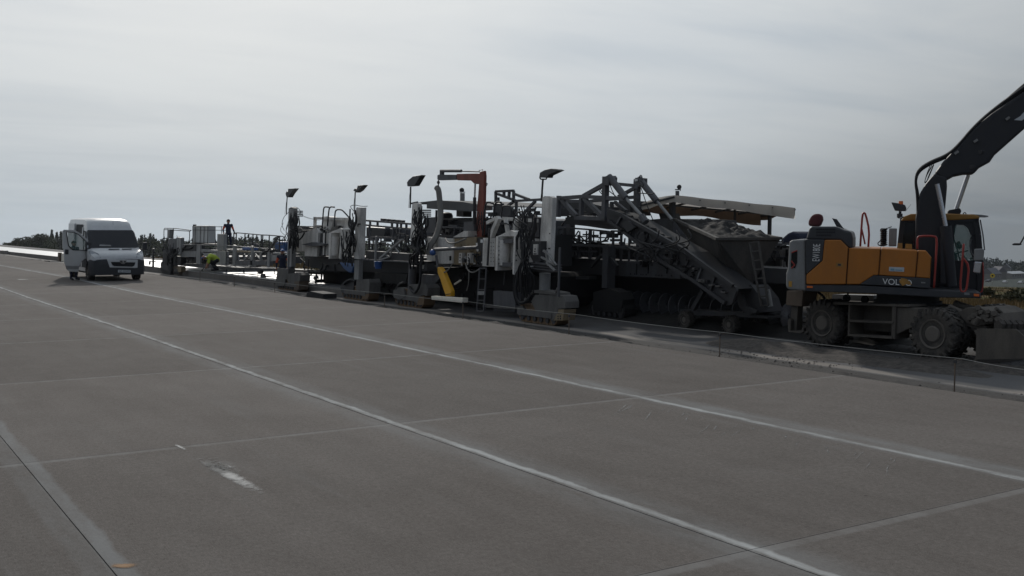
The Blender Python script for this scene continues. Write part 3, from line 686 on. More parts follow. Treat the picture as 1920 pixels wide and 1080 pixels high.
m = MB(); m.T(.012, [(1805, 405, CX0), (1807, 398.5, CX0), (1811, 399, CX0), (1812, 405, CX0)], 6, 1); m.build('roof_hook', 'dark_steel', ex)
# red handrails
def rail(pts, r=.022): return MB().T(r, pts, 8, 1).build('handrail', 'rail_red', ex, smooth='all')
xx = EX+.35
rail([(1613, 462, xx), (1615, 430, xx), (1617, 403, xx), (1619.5, 398.5, xx), (1623, 401, xx), (1630, 432, xx), (1628, 463, xx)]); rail([(1615.5, 428, xx), (1622, 458, xx)], .018)
rail([(1720, 467, EX+.05), (1720, 447, EX+.05), (1724, 442.5, EX+.05), (1753, 442.5, EX+.05), (1757, 448, EX+.05), (1755, 484, EX+.05), (1751, 540, EX+.05)])
rail([(1807, 457, EX+.05), (1804, 495, EX+.05), (1800, 540, EX+.05), (1804, 548, EX+.05), (1811, 546, EX+.05), (1814, 530, EX+.05), (1817, 498, EX+.05), (1806, 484, EX+.05)])
rail([(1843, 492, EX+1.3), (1844, 520, EX+1.3), (1842, 546, EX+1.3), (1838, 548, EX+1.3)], .016)
# mirrors
m = MB(); m.P(EX+.3, .09, [(1827, 467), (1843, 466), (1846, 470), (1844, 488), (1826, 489)]); m.build('mirror', 'counterweight_grey', ex, bevel=.02)
m = MB(); m.P(EX+.32, .08, [(1827, 490), (1841, 491), (1838, 513), (1824, 511)]); m.build('lower_mirror', 'chrome_rod', ex, bevel=.02)
m = MB(); m.T(.014, [(1838, 413, CX0), (1843, 440, EX+.8), (1846, 468, EX+.35)]); m.T(.018, [(1822, 448, CX0), (1819, 452, EX+.9), (1820, 474, EX+.8), (1826, 480, EX+.5)], 6, 1); m.build('mirror_arm', 'boom_black', ex)
# clutter on the deck
m = MB(); m.P(EX+.5, .5, [(1515, 424), (1516, 414), (1521, 404), (1530, 400), (1541, 402), (1542, 412), (1537, 425)]); m.build('folded_jacket', 'maroon_cloth', ex, bevel=.06)
m = MB(); m.P(EX+1.0, .05, [(1560, 409), (1569, 411), (1583, 430), (1570, 428)]); m.build('exhaust_flap', 'charcoal', ex)
MB().B(EX+.55, .4, 1667, 428, 1682, 462).build('filter_housing', 'counterweight_grey', ex, bevel=.02)
m = MB()
m.T(.06, [(1657, 428, EX+.7), (1656, 461, EX+.7)], 12)
for k in range(9): m.lathe(W(1657, 430+k*3.6, EX+.7), (0, 0, 1), [(-.016, .06), (0, .085), (.016, .06)], 14)
m.T(.01, [(1650, 432, EX+.6), (1664, 428, EX+.6), (1672, 425, EX+.6)], 6, 1); m.T(.012, [(1652, 450, EX+.55), (1644, 458, EX+.5), (1655, 462, EX+.5), (1664, 458, EX+.5)], 6, 1); m.build('coil_stack', 'black_rubber', ex)
MB().P(EX+.3, .15, [(1683, 456), (1692, 456), (1692, 466), (1682, 466)]).build('step_pad', 'roof_yellow', ex); MB().P(EX+.3, .15, [(1698, 457), (1710, 458), (1710, 467), (1697, 466)]).build('step_pad', 'roof_yellow', ex)
m = MB(); m.P(EX+.75, .22, [(1671, 379), (1685, 381), (1697, 384), (1700, 391), (1698, 396), (1678, 395)]); wl = m.build('work_lamp', 'charcoal', ex, bevel=.02)
m = MB(); m.T(.03, [(1688, 396, EX+.85), (1687, 404, EX+.85), (1684, 409, EX+.85)]); m.lathe(W(1687, 404, EX+.85), (0, 0, 1), [(-.04, .06), (.04, .06)], 12); m.build('lamp_bracket', 'dark_steel', wl)
m = MB(); m.lathe(W(1689, 383, EX+.8), (0, 0, 1), [(0, .05), (.07, .045)], 12); m.build('beacon', 'orange_lens', wl)
MB().T(.004, [(1698, 396, EX+.9), (1708, 383, EX+.9)], 5).build('antenna', 'black_rubber', wl)
PLANE = None
# undercarriage
m = MB(); m.lathe(W(1702, 558, EX+1.2)-Vector((0, 0, .16)), (0, 0, 1), [(0, .72), (.10, .72), (.10, .66), (.30, .66)], 36); m.build('slew_ring', 'dark_steel', ex, smooth=True)
MB().P(EX+.62, 1.2, [(1545, 566), (1700, 572), (1780, 580), (1776, 634), (1700, 626), (1600, 618), (1545, 610)]).build('chassis', 'underbody', ex, bevel=.03)
MB().P(EX+.10, .6, [(1536, 566), (1704, 571.5), (1704, 575.5), (1536, 570)]).build('chassis_step_plate', 'underbody', ex)
m = MB(); m.P(EX+.12, .5, [(1591, 571), (1594, 571), (1592, 630), (1589, 630)]); m.P(EX+.12, .5, [(1673, 574), (1680, 574), (1678, 636), (1671, 634)])
m.P(EX+.1, .25, [(1592, 599), (1674, 602.5), (1674, 606.5), (1592, 603.5)]); m.P(EX+.1, .25, [(1590, 626), (1672, 631), (1672, 635.5), (1590, 630)]); m.build('boarding_step', 'underbody', ex)
MB().P(EX+.16, .4, [(1681, 575), (1722, 578), (1718, 612), (1700, 618), (1680, 628)]).build('tool_box', 'underbody', ex, bevel=.02)
for (x, y), xx, nm in (((1747, 632), EX+.02, 'n'), ((1539.5, 612), EX+.02, 'n')):
    c = W(x, y, xx); c.z = lane_z(c.y)+.535
    tyre_wheel(ex, c, .545, .62); tyre_wheel(ex, c+Vector((1.86, 0, 0)), .545, .62)
    MB().tube([c+Vector((.2, 0, 0)), c+Vector((2.3, 0, 0))], .13, 14).build('axle', 'underbody', ex)
# rear stabiliser
MB().P(EX+.1, .5, [(1475, 545), (1506, 546), (1503, 575), (1473, 572)]).build('stabiliser_housing', 'brown_steel', ex, bevel=.015)
s_ = MB().P(EX+.22, .18, [(1484, 573), (1496, 574), (1493, 622), (1481, 621)]).build('stabiliser_leg', 'underbody', ex)
m = MB(); m.P(EX+.12, .4, [(1477, 603), (1480, 596), (1483, 600), (1482, 620), (1502, 620), (1506, 612), (1507, 622), (1500, 625), (1478, 622)]); m.build('stabiliser_foot', 'underbody', s_)
m = MB(); m.T(.03, [(1534, 548, EX+.5), (1545, 556, EX+.5), (1547, 566, EX+.5)], 8, 1); m.T(.02, [(1590, 549, EX+.9), (1589, 562, EX+.9)]); m.lathe(W(1586, 559, EX+.8), (1, 0, 0), [(0, .09), (.06, .09)], 14); m.lathe(W(1620, 562, EX+.8), (1, 0, 0), [(0, .09), (.06, .09)], 14); builds(m, 'hydraulic_line', 'black_rubber', ex)
MB().P(EX+1.55, .5, [(1560, 552), (1636, 554), (1640, 566), (1560, 564)]).build('valve_cover', 'counterweight_grey', ex)
# dozer blade in front
bl = MB(); b0, b1 = W(1831, 617, EX+.1), W(1829, 673, EX+.1); yb = b1.y; 
pr = [(0, 0), (.02, -.02), (.10, .18), (.13, .40), (.08, .58), (.02, .66), (-.02, .66), (.04, .56), (.08, .40), (.05, .18), (-.04, 0)]
zb = lane_z(yb)+.03
bl.prism([Vector((EX+.02, yb-p[0]*1.0-.02, zb+p[1])) for p in pr], Vector((2.35, 0, 0)))
blade = bl.build('dozer_blade', 'underbody', ex)
m = MB(); m.P(EX+.0, .03, [(1831, 618), (1836, 616), (1905, 617), (1930, 640), (1930, 672), (1829, 674)]); m.build('blade_end_plate', 'underbody', blade)
m = MB()
for k in range(7):
    x = 1872+k*11; m.P(EX+.3+.15*k, .2, [(x-8, 606), (x, 600), (x+7, 608), (x+4, 618), (x-9, 618)])
builds(m, 'blade_mud', 'dark_soil', blade)
m = MB(); m.P(EX+.45, .12, [(1776, 588), (1828, 604), (1850, 612), (1848, 620), (1824, 614), (1772, 600)]); m.P(EX+1.7, .12, [(1776, 586), (1828, 602), (1850, 612), (1848, 620), (1824, 612), (1772, 598)]); m.T(.07, [(1780, 576, EX+.6), (1832, 600, EX+.6), (1850, 616, EX+.6)]); m.T(.09, [(1790, 570, EX+1.2), (1850, 590, EX+1.3)]); m.build('blade_arm', 'underbody', ex)
m = MB(); m.P(EX+.4, 1.2, [(1795, 586), (1812, 577), (1838, 577), (1862, 588), (1870, 604), (1832, 612), (1812, 606)])
r = random.Random(3)
for k in range(18):
    x, y = 1815+r.random()*60, 576+r.random()*26; m.T(.035+.03*r.random(), [(x, y, EX+.35), (x+8, y+6, EX+.7), (x+14, y+16, EX+.8)], 6)
m.build('front_linkage', 'underbody', ex, bevel=.01)
m = MB(); m.T(.05, [(1835, 595, EX+.25), (1828, 608, EX+.25)], 8); m.lathe(W(1826, 603, EX+.22), (1, 0, 0), [(0, .06), (.08, .06)], 14); m.build('linkage_pin', 'underbody', ex)
# ------------------------------------------------------------------ white panel van
def Py(mb, Y, depth, pts): mb.prism([Wy(x, y, Y) for x, y in pts], Vector((0, depth, 0))); return mb
VY, VX, VS = 47.0, 10.53, 1.085
VZ = road_z(48.5)
van = thing('panel_van', Vector((VX, VY+2.5, VZ)), 'white high-roof panel van with its near door and sliding door open', 'van')
def vloft(stations, zlo, mat, name, parent, closed_front=True, w_add=0.0):
    mb = MB(); rings = []
    for (y, H, wf) in stations:
        lo = zlo(y) if callable(zlo) else zlo
        def wz(z): return (1.02 if z < 1.2 else 1.02-(z-1.2)*0.10)*wf + w_add
        zs = [lo, lo+(min(1.05, H*.75)-lo)*.4, min(1.05, H*.75)]
        z2 = zs[-1]; zs += [z2+(H-z2)*.5, H-(H-z2)*.16, H-.05, H-.005]
        ins = [0.03, 0, 0, 0, 0.02, 0.06, 0.16]
        half = [(wz(z)-i, z) for z, i in zip(zs, ins)] + [(wz(H)*.5, H+.015)]
        ring = [(-w, z) for w, z in half] + [(w, z) for w, z in reversed(half)]
        rings.append([(VX+w*VS, VY+y*VS, VZ+z*VS) for w, z in ring])
    n = len(rings[0]); vs = [p for r_ in rings for p in r_]
    fs = [[i*n+k, (i+1)*n+k, (i+1)*n+k+1, i*n+k+1] for i in range(len(rings)-1) for k in range(n-1)]
    fs += [[i*n+n-1, (i+1)*n+n-1, (i+1)*n, i*n] for i in range(len(rings)-1)]
    fs += [list(range(n)), [(len(rings)-1)*n+k for k in range(n-1, -1, -1)]]
    mb.add(vs, fs); return mb.build(name, mat, parent, smooth=True)
def arch(y):  # underside of the body rises into the wheel arches
    for c in (0.95, 4.35):
        if abs(y-c) < .42: return .34 + .44*math.sqrt(max(0, 1-((y-c)/.42)**2))
    return .34
st = [(0.02, .93, .86), (.06, 1.0, .93), (.20, 1.09, .985), (.5, 1.18, 1), (.55, 1.20, 1), (.7, 1.25, 1), (.80, 1.29, 1), (.95, 1.46, 1), (1.1, 1.63, 1), (1.25, 1.80, 1), (1.40, 1.97, .995), (1.50, 2.12, .985), (1.66, 2.30, .975), (1.9, 2.41, .97), (2.3, 2.46, .97), (3.9, 2.48, .97), (4.0, 2.48, .97), (4.15, 2.48, .97), (4.35, 2.48, .97), (4.55, 2.48, .97), (4.7, 2.48, .97), (4.8, 2.48, .97), (5.15, 2.47, .97), (5.25, 2.43, .95)]
body = vloft(st, arch, 'van_white', 'body', van)
bmp = vloft([(-.05, .80, .80), (-.03, .84, .90), (.06, .86, .97), (.22, .88, 1.005), (.50, .86, 1.015), (.53, .84, 1.015)], .24, 'bumper_plastic', 'bumper', van, w_add=.012)
YF = VY-.062
gr = Py(MB(), YF-.01, .08, [(200.5, 486), (258.5, 487), (258, 502), (253, 502.5), (206, 501.5)]).build('grille_surround', 'van_white', van, bevel=.015)
Py(MB(), YF-.025, .05, [(208, 491), (254, 492), (252, 498), (248, 500), (214, 499), (210, 496)]).build('grille', 'hole_black', gr)
m = MB()
for k in range(3): m.bar(Wy(211, 493+k*2.3, YF-.03), Wy(251, 493.8+k*2.3, YF-.03), .015)
builds(m, 'grille_bar', 'bumper_plastic', gr)
em = Py(MB(), YF-.05, .03, [(224, 487.8), (237.5, 488.2), (236.6, 491.8), (233, 494.6), (228.6, 494.4), (225, 491.4)]).build('emblem_shield', 'chrome', gr)
Py(MB(), YF-.06, .02, [(225.4, 488.6), (236.2, 489), (235.4, 491.4), (232.4, 493.6), (229, 493.4), (226, 491)]).build('emblem_field', 'bumper_plastic', em)
Py(MB(), YF-.07, .012, [(230.3, 489), (231.6, 489.2), (232.2, 490.4), (233.2, 490), (233, 491), (231.8, 491.4), (232, 492.8), (230.8, 492), (229.8, 492.9), (229.9, 491.2), (228.8, 490.6), (229.9, 490.2)]).build('emblem', 'chrome', em)
pl = Py(MB(), YF-.03, .02, [(221.5, 506), (245, 506.4), (245, 511.2), (221.5, 510.8)]).build('number_plate', 'sticker', van)
lettering('SC 3254M', Wy(233.6, 508.6, YF-.036), (1, 0, 0), (0, 0, 1), .44, .075, 'interior_dark', pl)
# windscreen laid on the body slope
def on_slope(pts, y0, z0, y1, z1, off):
    d = Vector((0, y1-y0, z1-z0)); n = Vector((0, -(z1-z0), y1-y0)).normalized(); o_ = Vector((VX, VY+y0*VS, VZ+z0*VS)) + n*off
    return [o_ + Vector((x*VS, d.y*t*VS, d.z*t*VS)) for x, t in pts], n
wp = [(-.97, .0), (-.84, -.035), (-.4, -.06), (0, -.07), (.4, -.06), (.84, -.035), (.97, .0), (.955, .12), (.90, .95), (.86, 1.0), (-.86, 1.0), (-.90, .95), (-.955, .12)]
pts, nn = on_slope(wp, .83, 1.31, 1.41, 1.97, .045); m = MB(); m.prism(pts, nn*-.01); m.build('windscreen', 'windscreen_glass', van)
pts, nn = on_slope([(-.99, -.04), (-.4, -.10), (.4, -.10), (.99, -.04), (.97, .0), (.4, -.055), (-.4, -.055), (-.97, 0)], .83, 1.31, 1.41, 1.97, .052); m = MB(); m.prism(pts, nn*-.01); m.build('wiper_cowl', 'bumper_plastic', van)
pts, nn = on_slope([(-.55, .04), (-.1, .02), (-.12, .10), (-.52, .12)], .83, 1.31, 1.41, 1.97, .056); m = MB(); m.prism(pts, nn*-.004); m.build('paper_sheet', 'light_steel', van)
for sx in (-1, 1):
    m = MB(); m.prism([Vector((VX+sx*x*VS, VY+y*VS, VZ+z*VS)) for x, y, z in ((.66, .03, .90), (.88, .08, .92), (1.005, .26, .98), (1.02, .48, 1.16), (.98, .40, 1.19), (.74, .16, 1.08))], Vector((0, -.03, .02))); m.build('headlight', 'headlight_glass', van)
    w_ = tyre_wheel(van, Vector((VX+sx*.99*VS - (0 if sx < 0 else .24), VY+.95*VS, VZ+.335*VS)), .335*VS, .24, twin=False, rimr=.62, lugs=30)
    tyre_wheel(van, Vector((VX+sx*.98*VS - (0 if sx < 0 else .24), VY+4.35*VS, VZ+.335*VS)), .335*VS, .24, twin=False, rimr=.62, lugs=30)
m = MB(); m.box((VX, VY+2.4, VZ+.36), (1.9, 4.6, .16)); m.build('underbody', 'hole_black', van)
Py(MB(), VY+.40, .03, [(204, 470.6), (223, 471), (223, 472), (204, 471.6)]); 
m = MB(); 
for a, b_ in ((204, 224), (229, 247)):
    p0, p1 = Wy(a, 471, VY+.60), Wy(b_, 471.6, VY+.60); m.bar(Vector((p0.x, VY+.62, VZ+1.245*VS)), Vector((p1.x, VY+.62, VZ+1.245*VS)), .05, .03)
builds(m, 'bonnet_vent', 'bumper_plastic', van)
# mirrors
def vmirror(parent, px, py):
    m = MB(); c = Wy(px, py, VY+.95); m.box(c, (.20, .16, .36)); m.box(c+Vector((.12 if px < 200 else -.14, 0, -.14)), (.2, .08, .08)); return m.build('wing_mirror', 'bumper_plastic', parent, bevel=.04)
vmirror(van, 271.5, 462)
# near-side windows; openings are flat dark panels standing in for the shaded interior
sx0 = VX-1.02*VS
def side(name, pts, mat, off, th=.01):
    m = MB(); m.prism([Vector((sx0-off + max(0, (z-1.2))*.10*VS + .03*(y > 1.6), VY+y*VS, VZ+z*VS)) for y, z in pts], Vector((th, 0, 0))); return m.build(name, mat, van)
side('cab_door_opening_shade', [(.95, .50), (.90, 1.25), (1.35, 1.95), (2.0, 1.98), (2.0, .50)], 'interior_dark', .012)
side('sliding_door_opening_shade', [(2.16, .50), (2.16, 2.22), (3.35, 2.22), (3.35, .50)], 'interior_dark', .012)
side('sliding_door', [(3.40, .45), (3.40, 2.26), (4.65, 2.26), (4.65, .45)], 'van_white', .10, .06)
side('door_pillar', [(2.02, .5), (2.02, 2.1), (2.14, 2.1), (2.14, .5)], 'van_white', .02)
side('quarter_window', [(.98, 1.32), (1.36, 1.90), (1.46, 1.90), (1.46, 1.34)], 'windscreen_glass', .022)
m = MB(); m.prism([Vector((VX+1.02*VS-.02-max(0, (z-1.2))*.10*VS, VY+y*VS, VZ+z*VS)) for y, z in ((1.0, 1.32), (1.42, 1.9), (2.0, 1.92), (2.0, 1.30))], Vector((.022, 0, 0))); m.build('driver_window', 'windscreen_glass', van)
# open near door, swung square to the body
DY = VY+1.0*VS
dr = Py(MB(), DY, .06, [(119, 465), (126, 469), (140, 469.5), (172, 471), (173.6, 485), (166, 483.5), (161, 484.4), (153, 490), (148.6, 500), (147, 510), (130, 509), (125, 505), (121, 493)]).build('open_door', 'van_door_white', van, bevel=.012)
m = MB()
for a, b_ in zip([(119.3, 466), (119, 432.5), (139, 433.4), (147, 437.5), (158, 446.5), (172, 460.5), (173, 472)], [(119, 432.5), (139, 433.4), (147, 437.5), (158, 446.5), (172, 460.5), (173, 472)]):
    m.bar(Wy(*a, DY+.03), Wy(*b_, DY+.03), .05, .09)
m.build('window_frame', 'van_door_white', dr)
Py(MB(), DY-.004, .01, [(124, 434.5), (139, 435.5), (146.5, 439.5), (157, 448.5), (170, 461), (171.5, 470), (140, 469.5), (133, 467), (128.5, 460), (125, 448)]).build('window_seal', 'black_rubber', dr) if False else None
m = MB()
for a, b_ in zip([(124.5, 435), (139, 435.6), (147, 439.6), (157.5, 449), (170.6, 462), (171.5, 470), (140, 468.6), (133, 466), (128.5, 460)], [(139, 435.6), (147, 439.6), (157.5, 449), (170.6, 462), (171.5, 470), (140, 468.6), (133, 466), (128.5, 460), (124.5, 435)]):
    m.bar(Wy(*a, DY-.005), Wy(*b_, DY-.005), .03)
m.build('window_seal', 'black_rubber', dr)
Py(MB(), DY+.02, .008, [(122, 434), (139, 434.6), (147, 438.6), (158, 448), (172, 462), (172, 471), (140, 469.4), (128, 469), (121, 464)]).build('door_glass', 'door_glass', dr)
Py(MB(), DY+.014, .05, [(119.6, 434), (124.5, 434.4), (128.5, 460), (133, 466.5), (137, 470), (119.8, 469)]).build('rear_frame', 'van_door_white', dr)
Py(MB(), DY-.02, .025, [(122, 467.5), (128.6, 468), (128.4, 477), (122.2, 476.6)]).build('door_handle', 'bumper_plastic', dr)
Py(MB(), DY-.018, .02, [(122.6, 498), (148.8, 499), (147.4, 504.5), (124.4, 504)]).build('rubbing_strip', 'light_steel', dr)
m = MB(); c = Wy(165.5, 462.5, DY-.12); m.box(c, (.22, .2, .40)); m.box(c+Vector((.14, .08, -.12)), (.2, .08, .1)); wm = m.build('wing_mirror', 'bumper_plastic', dr, bevel=.05)
m = MB(); m.box(c+Vector((-.04, -.102, -.0)), (.05, .01, .12)); m.build('mirror_lens', 'sticker', wm)
# roof bars with a light bar, aerial
m = MB(); p0, p1 = Wy(175, 411.5, VY+2.3), Wy(230.5, 412.2, VY+2.3); m.bar(p0, p1, .16, .05); lb = m.build('roof_bar', 'grey_steel', van)
m = MB()
for x in (184, 222): a = Wy(x, 412, VY+2.3); m.prism([a+Vector((-.12, 0, -.12)), a+Vector((.12, 0, -.12)), a+Vector((.05, 0, 0)), a+Vector((-.02, 0, 0))], Vector((0, .1, 0)))
builds(m, 'roof_bar_foot', 'dark_steel', lb)
m = MB(); a = Wy(212.5, 429.5, VY+1.62*VS-.08); m.box(a, (.06, .06, .09)); m.tube([a, a+Vector((0, .05, .35))], .006, 5); m.build('aerial', 'black_rubber', van)
# ------------------------------------------------------------------ paving train
TX = 16.6
def crawler(root, x0, x1, ytop, ybot, X=TX, depth=.42, hood=None, hood_mat='caked_steel', endbox=None, shoes=26, belt='rust_steel'):
    """crawler track: belt with shoes, side frame with rollers, hood"""
    a, b_ = W(x0, ybot, X), W(x1, ybot, X)
    y0, y1 = min(a.y, b_.y), max(a.y, b_.y); zb = lane_z((y0+y1)/2) + .012; h = W((x0+x1)/2, ytop, X).z - W((x0+x1)/2, ybot, X).z
    rr = h/2; L_ = max(.05, (y1-y0)-h)
    loop = []
    per = 2*L_+2*math.pi*rr
    def pt(s, r_):
        s %= per
        if s < L_: return (y0+rr+s, zb+rr-r_), (0, -1)
        s -= L_
        if s < math.pi*rr: t = -math.pi/2+s/rr; return (y0+rr+L_+r_*math.cos(t), zb+rr+r_*math.sin(t)), (math.cos(t), math.sin(t))
        s -= math.pi*rr
        if s < L_: return (y0+rr+L_-s, zb+rr+r_), (0, 1)
        s -= L_; t = math.pi/2+s/rr; return (y0+rr+r_*math.cos(t), zb+rr+r_*math.sin(t)), (math.cos(t), math.sin(t))
    cr = thing_part = None
    mb = MB(); n = shoes
    for k in range(n):
        s0, s1 = per*k/n+.012, per*(k+1)/n-.012
        o0, o1 = pt(s0, rr)[0], pt(s1, rr)[0]; i0, i1 = pt(s0, rr-.045)[0], pt(s1, rr-.045)[0]
        mb.prism([Vector((X, *o0)), Vector((X, *o1)), Vector((X, *i1)), Vector((X, *i0))], Vector((depth, 0, 0)))
    ring_o = [pt(per*k/48, rr-.03)[0] for k in range(48)]
    mb.prism([Vector((X+.03, *p)) for p in ring_o], Vector((depth-.06, 0, 0)))
    be = mb.build('crawler_track', belt, root)
    m = MB()
    nr = max(3, int((y1-y0)/.28))
    for k in range(nr): m.lathe((X-.01, y0+rr*.8+(y1-y0-rr*1.6)*k/max(1, nr-1), zb+.12), (1, 0, 0), [(0, .075), (.03, .08), (.03, .04), (.06, .04)], 14)
    for yy in (y0+rr, y1-rr): m.lathe((X-.012, yy, zb+rr), (1, 0, 0), [(0, rr*.25), (.02, rr*.6), (.04, rr*.6)], 18)
    builds(m, 'roller', 'dark_steel', be)
    m = MB(); m.box((X-.012, (y0+y1)/2, zb+h*.52), (.05, L_, h*.30)); m.build('track_frame', hood_mat, be)
    if hood:
        for nm, d, pts, mt in hood: MB().P(X-.02, d, pts).build(nm, mt, be)
    return be
def floodlight(root, pole, X, head, r=.028, lens=None):
    p = MB().T(r, [(*q, X) for q in pole], 8).build('lamp_pole', 'dark_steel', root)
    h = MB().P(X-.08, .20, head).build('lamp_head', 'charcoal', p, bevel=.015)
    c = head[0]
    MB().T(.006, [(*pole[0], X-.02), (pole[0][0]-2.5, (pole[0][1]+pole[-1][1])/2, X-.05), (pole[-1][0]-3, pole[-1][1], X-.02)], 5, 1).build('lamp_cable', 'black_rubber', p)
    return p
def tangle(root, x0, x1, y0, y1, X, n, seed, r0=.012, r1=.028, name='hose', mat='black_rubber', dx=.25, sway=8):
    r = random.Random(seed)
    for k in range(n):
        xa, xb = r.uniform(x0, x1), r.uniform(x0, x1); s = r.uniform(-sway, sway); xx = X-r.random()*dx
        ya = y0+(y1-y0)*r.random()*.25; yb = y1-(y1-y0)*r.random()*.25
        MB().T(r.uniform(r0, r1), [(xa, ya, xx), (xa+s, ya*.7+yb*.3, xx-.05), ((xa+xb)/2-s*.6, (ya+yb)/2, xx-.08), (xb+s*.5, ya*.3+yb*.7, xx-.05), (xb, yb, xx)], 6, 2).build(name, mat, root, smooth='all')
def ladder(root, tl, tr, bl, br, n, X, mat='grey_steel', r=.018):
    m = MB(); m.Rb(r*2, [(*tl, X), (*bl, X)]); ld = m.build('ladder', mat, root); MB().Rb(r*2, [(*tr, X), (*br, X)]).build('ladder_stile', mat, ld)
    for k in range(n):
        t = (k+.0)/(n-1); a = (tl[0]+(bl[0]-tl[0])*t, tl[1]+(bl[1]-tl[1])*t); b_ = (tr[0]+(br[0]-tr[0])*t, tr[1]+(br[1]-tr[1])*t)
        MB().Rb(r*1.6, [(*a, X), (*b_, X)]).build('rung', mat, ld)
    return ld
def bolts(root, pts, X, r=.016, mat='dark_steel'):
    for x, y in pts: MB().lathe(W(x, y, X), (-1, 0, 0), [(0, r), (.015, r*.9)], 8).build('bolt', mat, root)
# ---------- big front paver
pv = thing('slipform_paver', Vector((18.5, 27.0, lane_z(27))), 'large dirty white slipform paver with red crane and tall white column', 'paver')
crawler(pv, 972, 1046, 572, 606, hood=[
    ('track_hood', .44, [(996, 565), (1003, 553), (1027, 552), (1046, 553), (1046, 586), (1037, 601), (1022, 594), (1004, 582)], 'caked_steel'),
    ('end_hood', .46, [(1046, 553.5), (1056, 555), (1060, 566), (1060, 578), (1046, 579)], 'caked_steel')])
eb = MB().P(TX-.03, .40, [(1047, 580), (1058, 580.5), (1057, 587), (1046, 587)]).build('end_block', 'tan_steel', pv)
eb2 = MB().P(TX-.03, .40, [(1044, 588), (1057, 588), (1055, 601), (1038, 601)]).build('end_block', 'tan_steel', pv)
bolts(eb2, [(1046.5, 593), (1051, 593), (1046.5, 597.5), (1051, 597.5)], TX-.03, .022)
MB().T(.02, [(1047, 562, TX+.2), (1048, 553.5, TX+.2), (1052, 552, TX+.2), (1053, 560, TX+.2)], 6, 1).build('lifting_eye', 'caked_steel', pv)
m = MB(); m.P(TX-.03, .3, [(970, 575), (979, 573), (984, 584), (976, 592), (969, 588)]); m.build('track_cleaner', 'caked_steel', pv)
MB().T(.16, [(1022, 512, TX+.25), (1021, 556, TX+.25)], 16).build('leg_cylinder', 'light_steel', pv, smooth=True)
m = MB(); m.P(TX-.05, .5, [(998, 544), (1020, 545), (1041, 549), (1042, 553), (1020, 551), (1000, 549)]); m.Rb(.05, [(1042, 549, TX), (1046, 540, TX)]); m.Rb(.06, [(1000, 548, TX-.02), (984, 562, TX-.02)]); m.build('leg_yoke', 'caked_steel', pv)
MB().Rb(.05, [(1050, 464, TX-.05), (1047, 556, TX-.05)]).build('sensor_post', 'grey_steel', pv)
m = MB(); m.Rb(.05, [(1019, 470, TX-.1), (1030, 478, TX-.1), (1042, 497, TX-.1)]); m.Rb(.05, [(1042, 497, TX-.1), (1015, 482, TX-.1)]); m.Rb(.06, [(1024, 470, TX-.1), (1028, 498, TX-.1)]); m.Rb(.05, [(1025, 492, TX-.1), (1040, 507, TX-.1)]); m.build('sensor_bracket', 'light_steel', pv)
cl_ = MB().P(TX+.1, .3, [(1017, 370.5), (1021, 367.5), (1031, 368), (1036, 371), (1031, 494), (1010, 492)], xr=1044).build('column', 'dirty_white', pv)
bolts(cl_, [(1029, 466), (1034-3, 466), (1026, 474), (1025, 466), (1029, 488), (1031, 438)], TX+.1, .02)
MB().P(TX-.1, .25, [(996, 452), (1014, 452), (1013, 490), (1000, 492), (994, 480)]).build('valve_block', 'dark_steel', pv)
cb = MB().B(TX-.15, .12, 1000, 458, 1007, 478).build('control_box', 'dirty_white', pv)
bolts(cb, [(1003.5, 467), (1003, 471.5), (1002, 476), (1005, 476)], TX-.15, .022, 'hole_black')
m = MB()
for k in range(3): m.P(TX-.05, .3, [(996, 493+k*4.5), (1037, 496+k*5), (1037, 498.5+k*5), (996, 495.5+k*4.5)])
m.P(TX-.12, .2, [(1004, 491), (1024, 494), (1023, 497), (1003, 494)]); builds(m, 'guide_rail', 'grey_steel', pv)
MB().B(TX-.12, .1, 989, 498.5, 996, 501).build('reflector_plate', 'text_white', pv)
floodlight(pv, [(1018, 337), (1016.5, 356), (1016, 378)], TX+.15, [(1010.5, 333), (1012, 323.5), (1021, 318.5), (1032, 316), (1043, 317), (1048.5, 319), (1027, 329), (1025.5, 333.5)])
MB().T(.02, [(1012, 333, TX+.1), (1014, 336, TX+.1), (1024, 336, TX+.1), (1026, 331, TX+.1)], 6).build('lamp_bracket', 'dark_steel', pv)
tangle(pv, 972, 1000, 425, 560, TX-.02, 16, 11, sway=7); tangle(pv, 960, 1006, 385, 470, TX+.3, 12, 12, sway=9)
MB().T(.05, [(1004, 408, TX), (1000, 440, TX-.05), (985, 475, TX-.1), (972, 510, TX-.12), (966, 545, TX-.12), (972, 568, TX-.1), (984, 568, TX-.1), (998, 553, TX)], 8, 2).build('supply_hose', 'black_rubber', pv, smooth='all')
MB().T(.035, [(996, 440, TX), (990, 470, TX-.1), (976, 500, TX-.12), (964, 520, TX-.12), (963, 550, TX-.12), (970, 572, TX-.05)], 8, 2).build('supply_hose', 'black_rubber', pv, smooth='all')
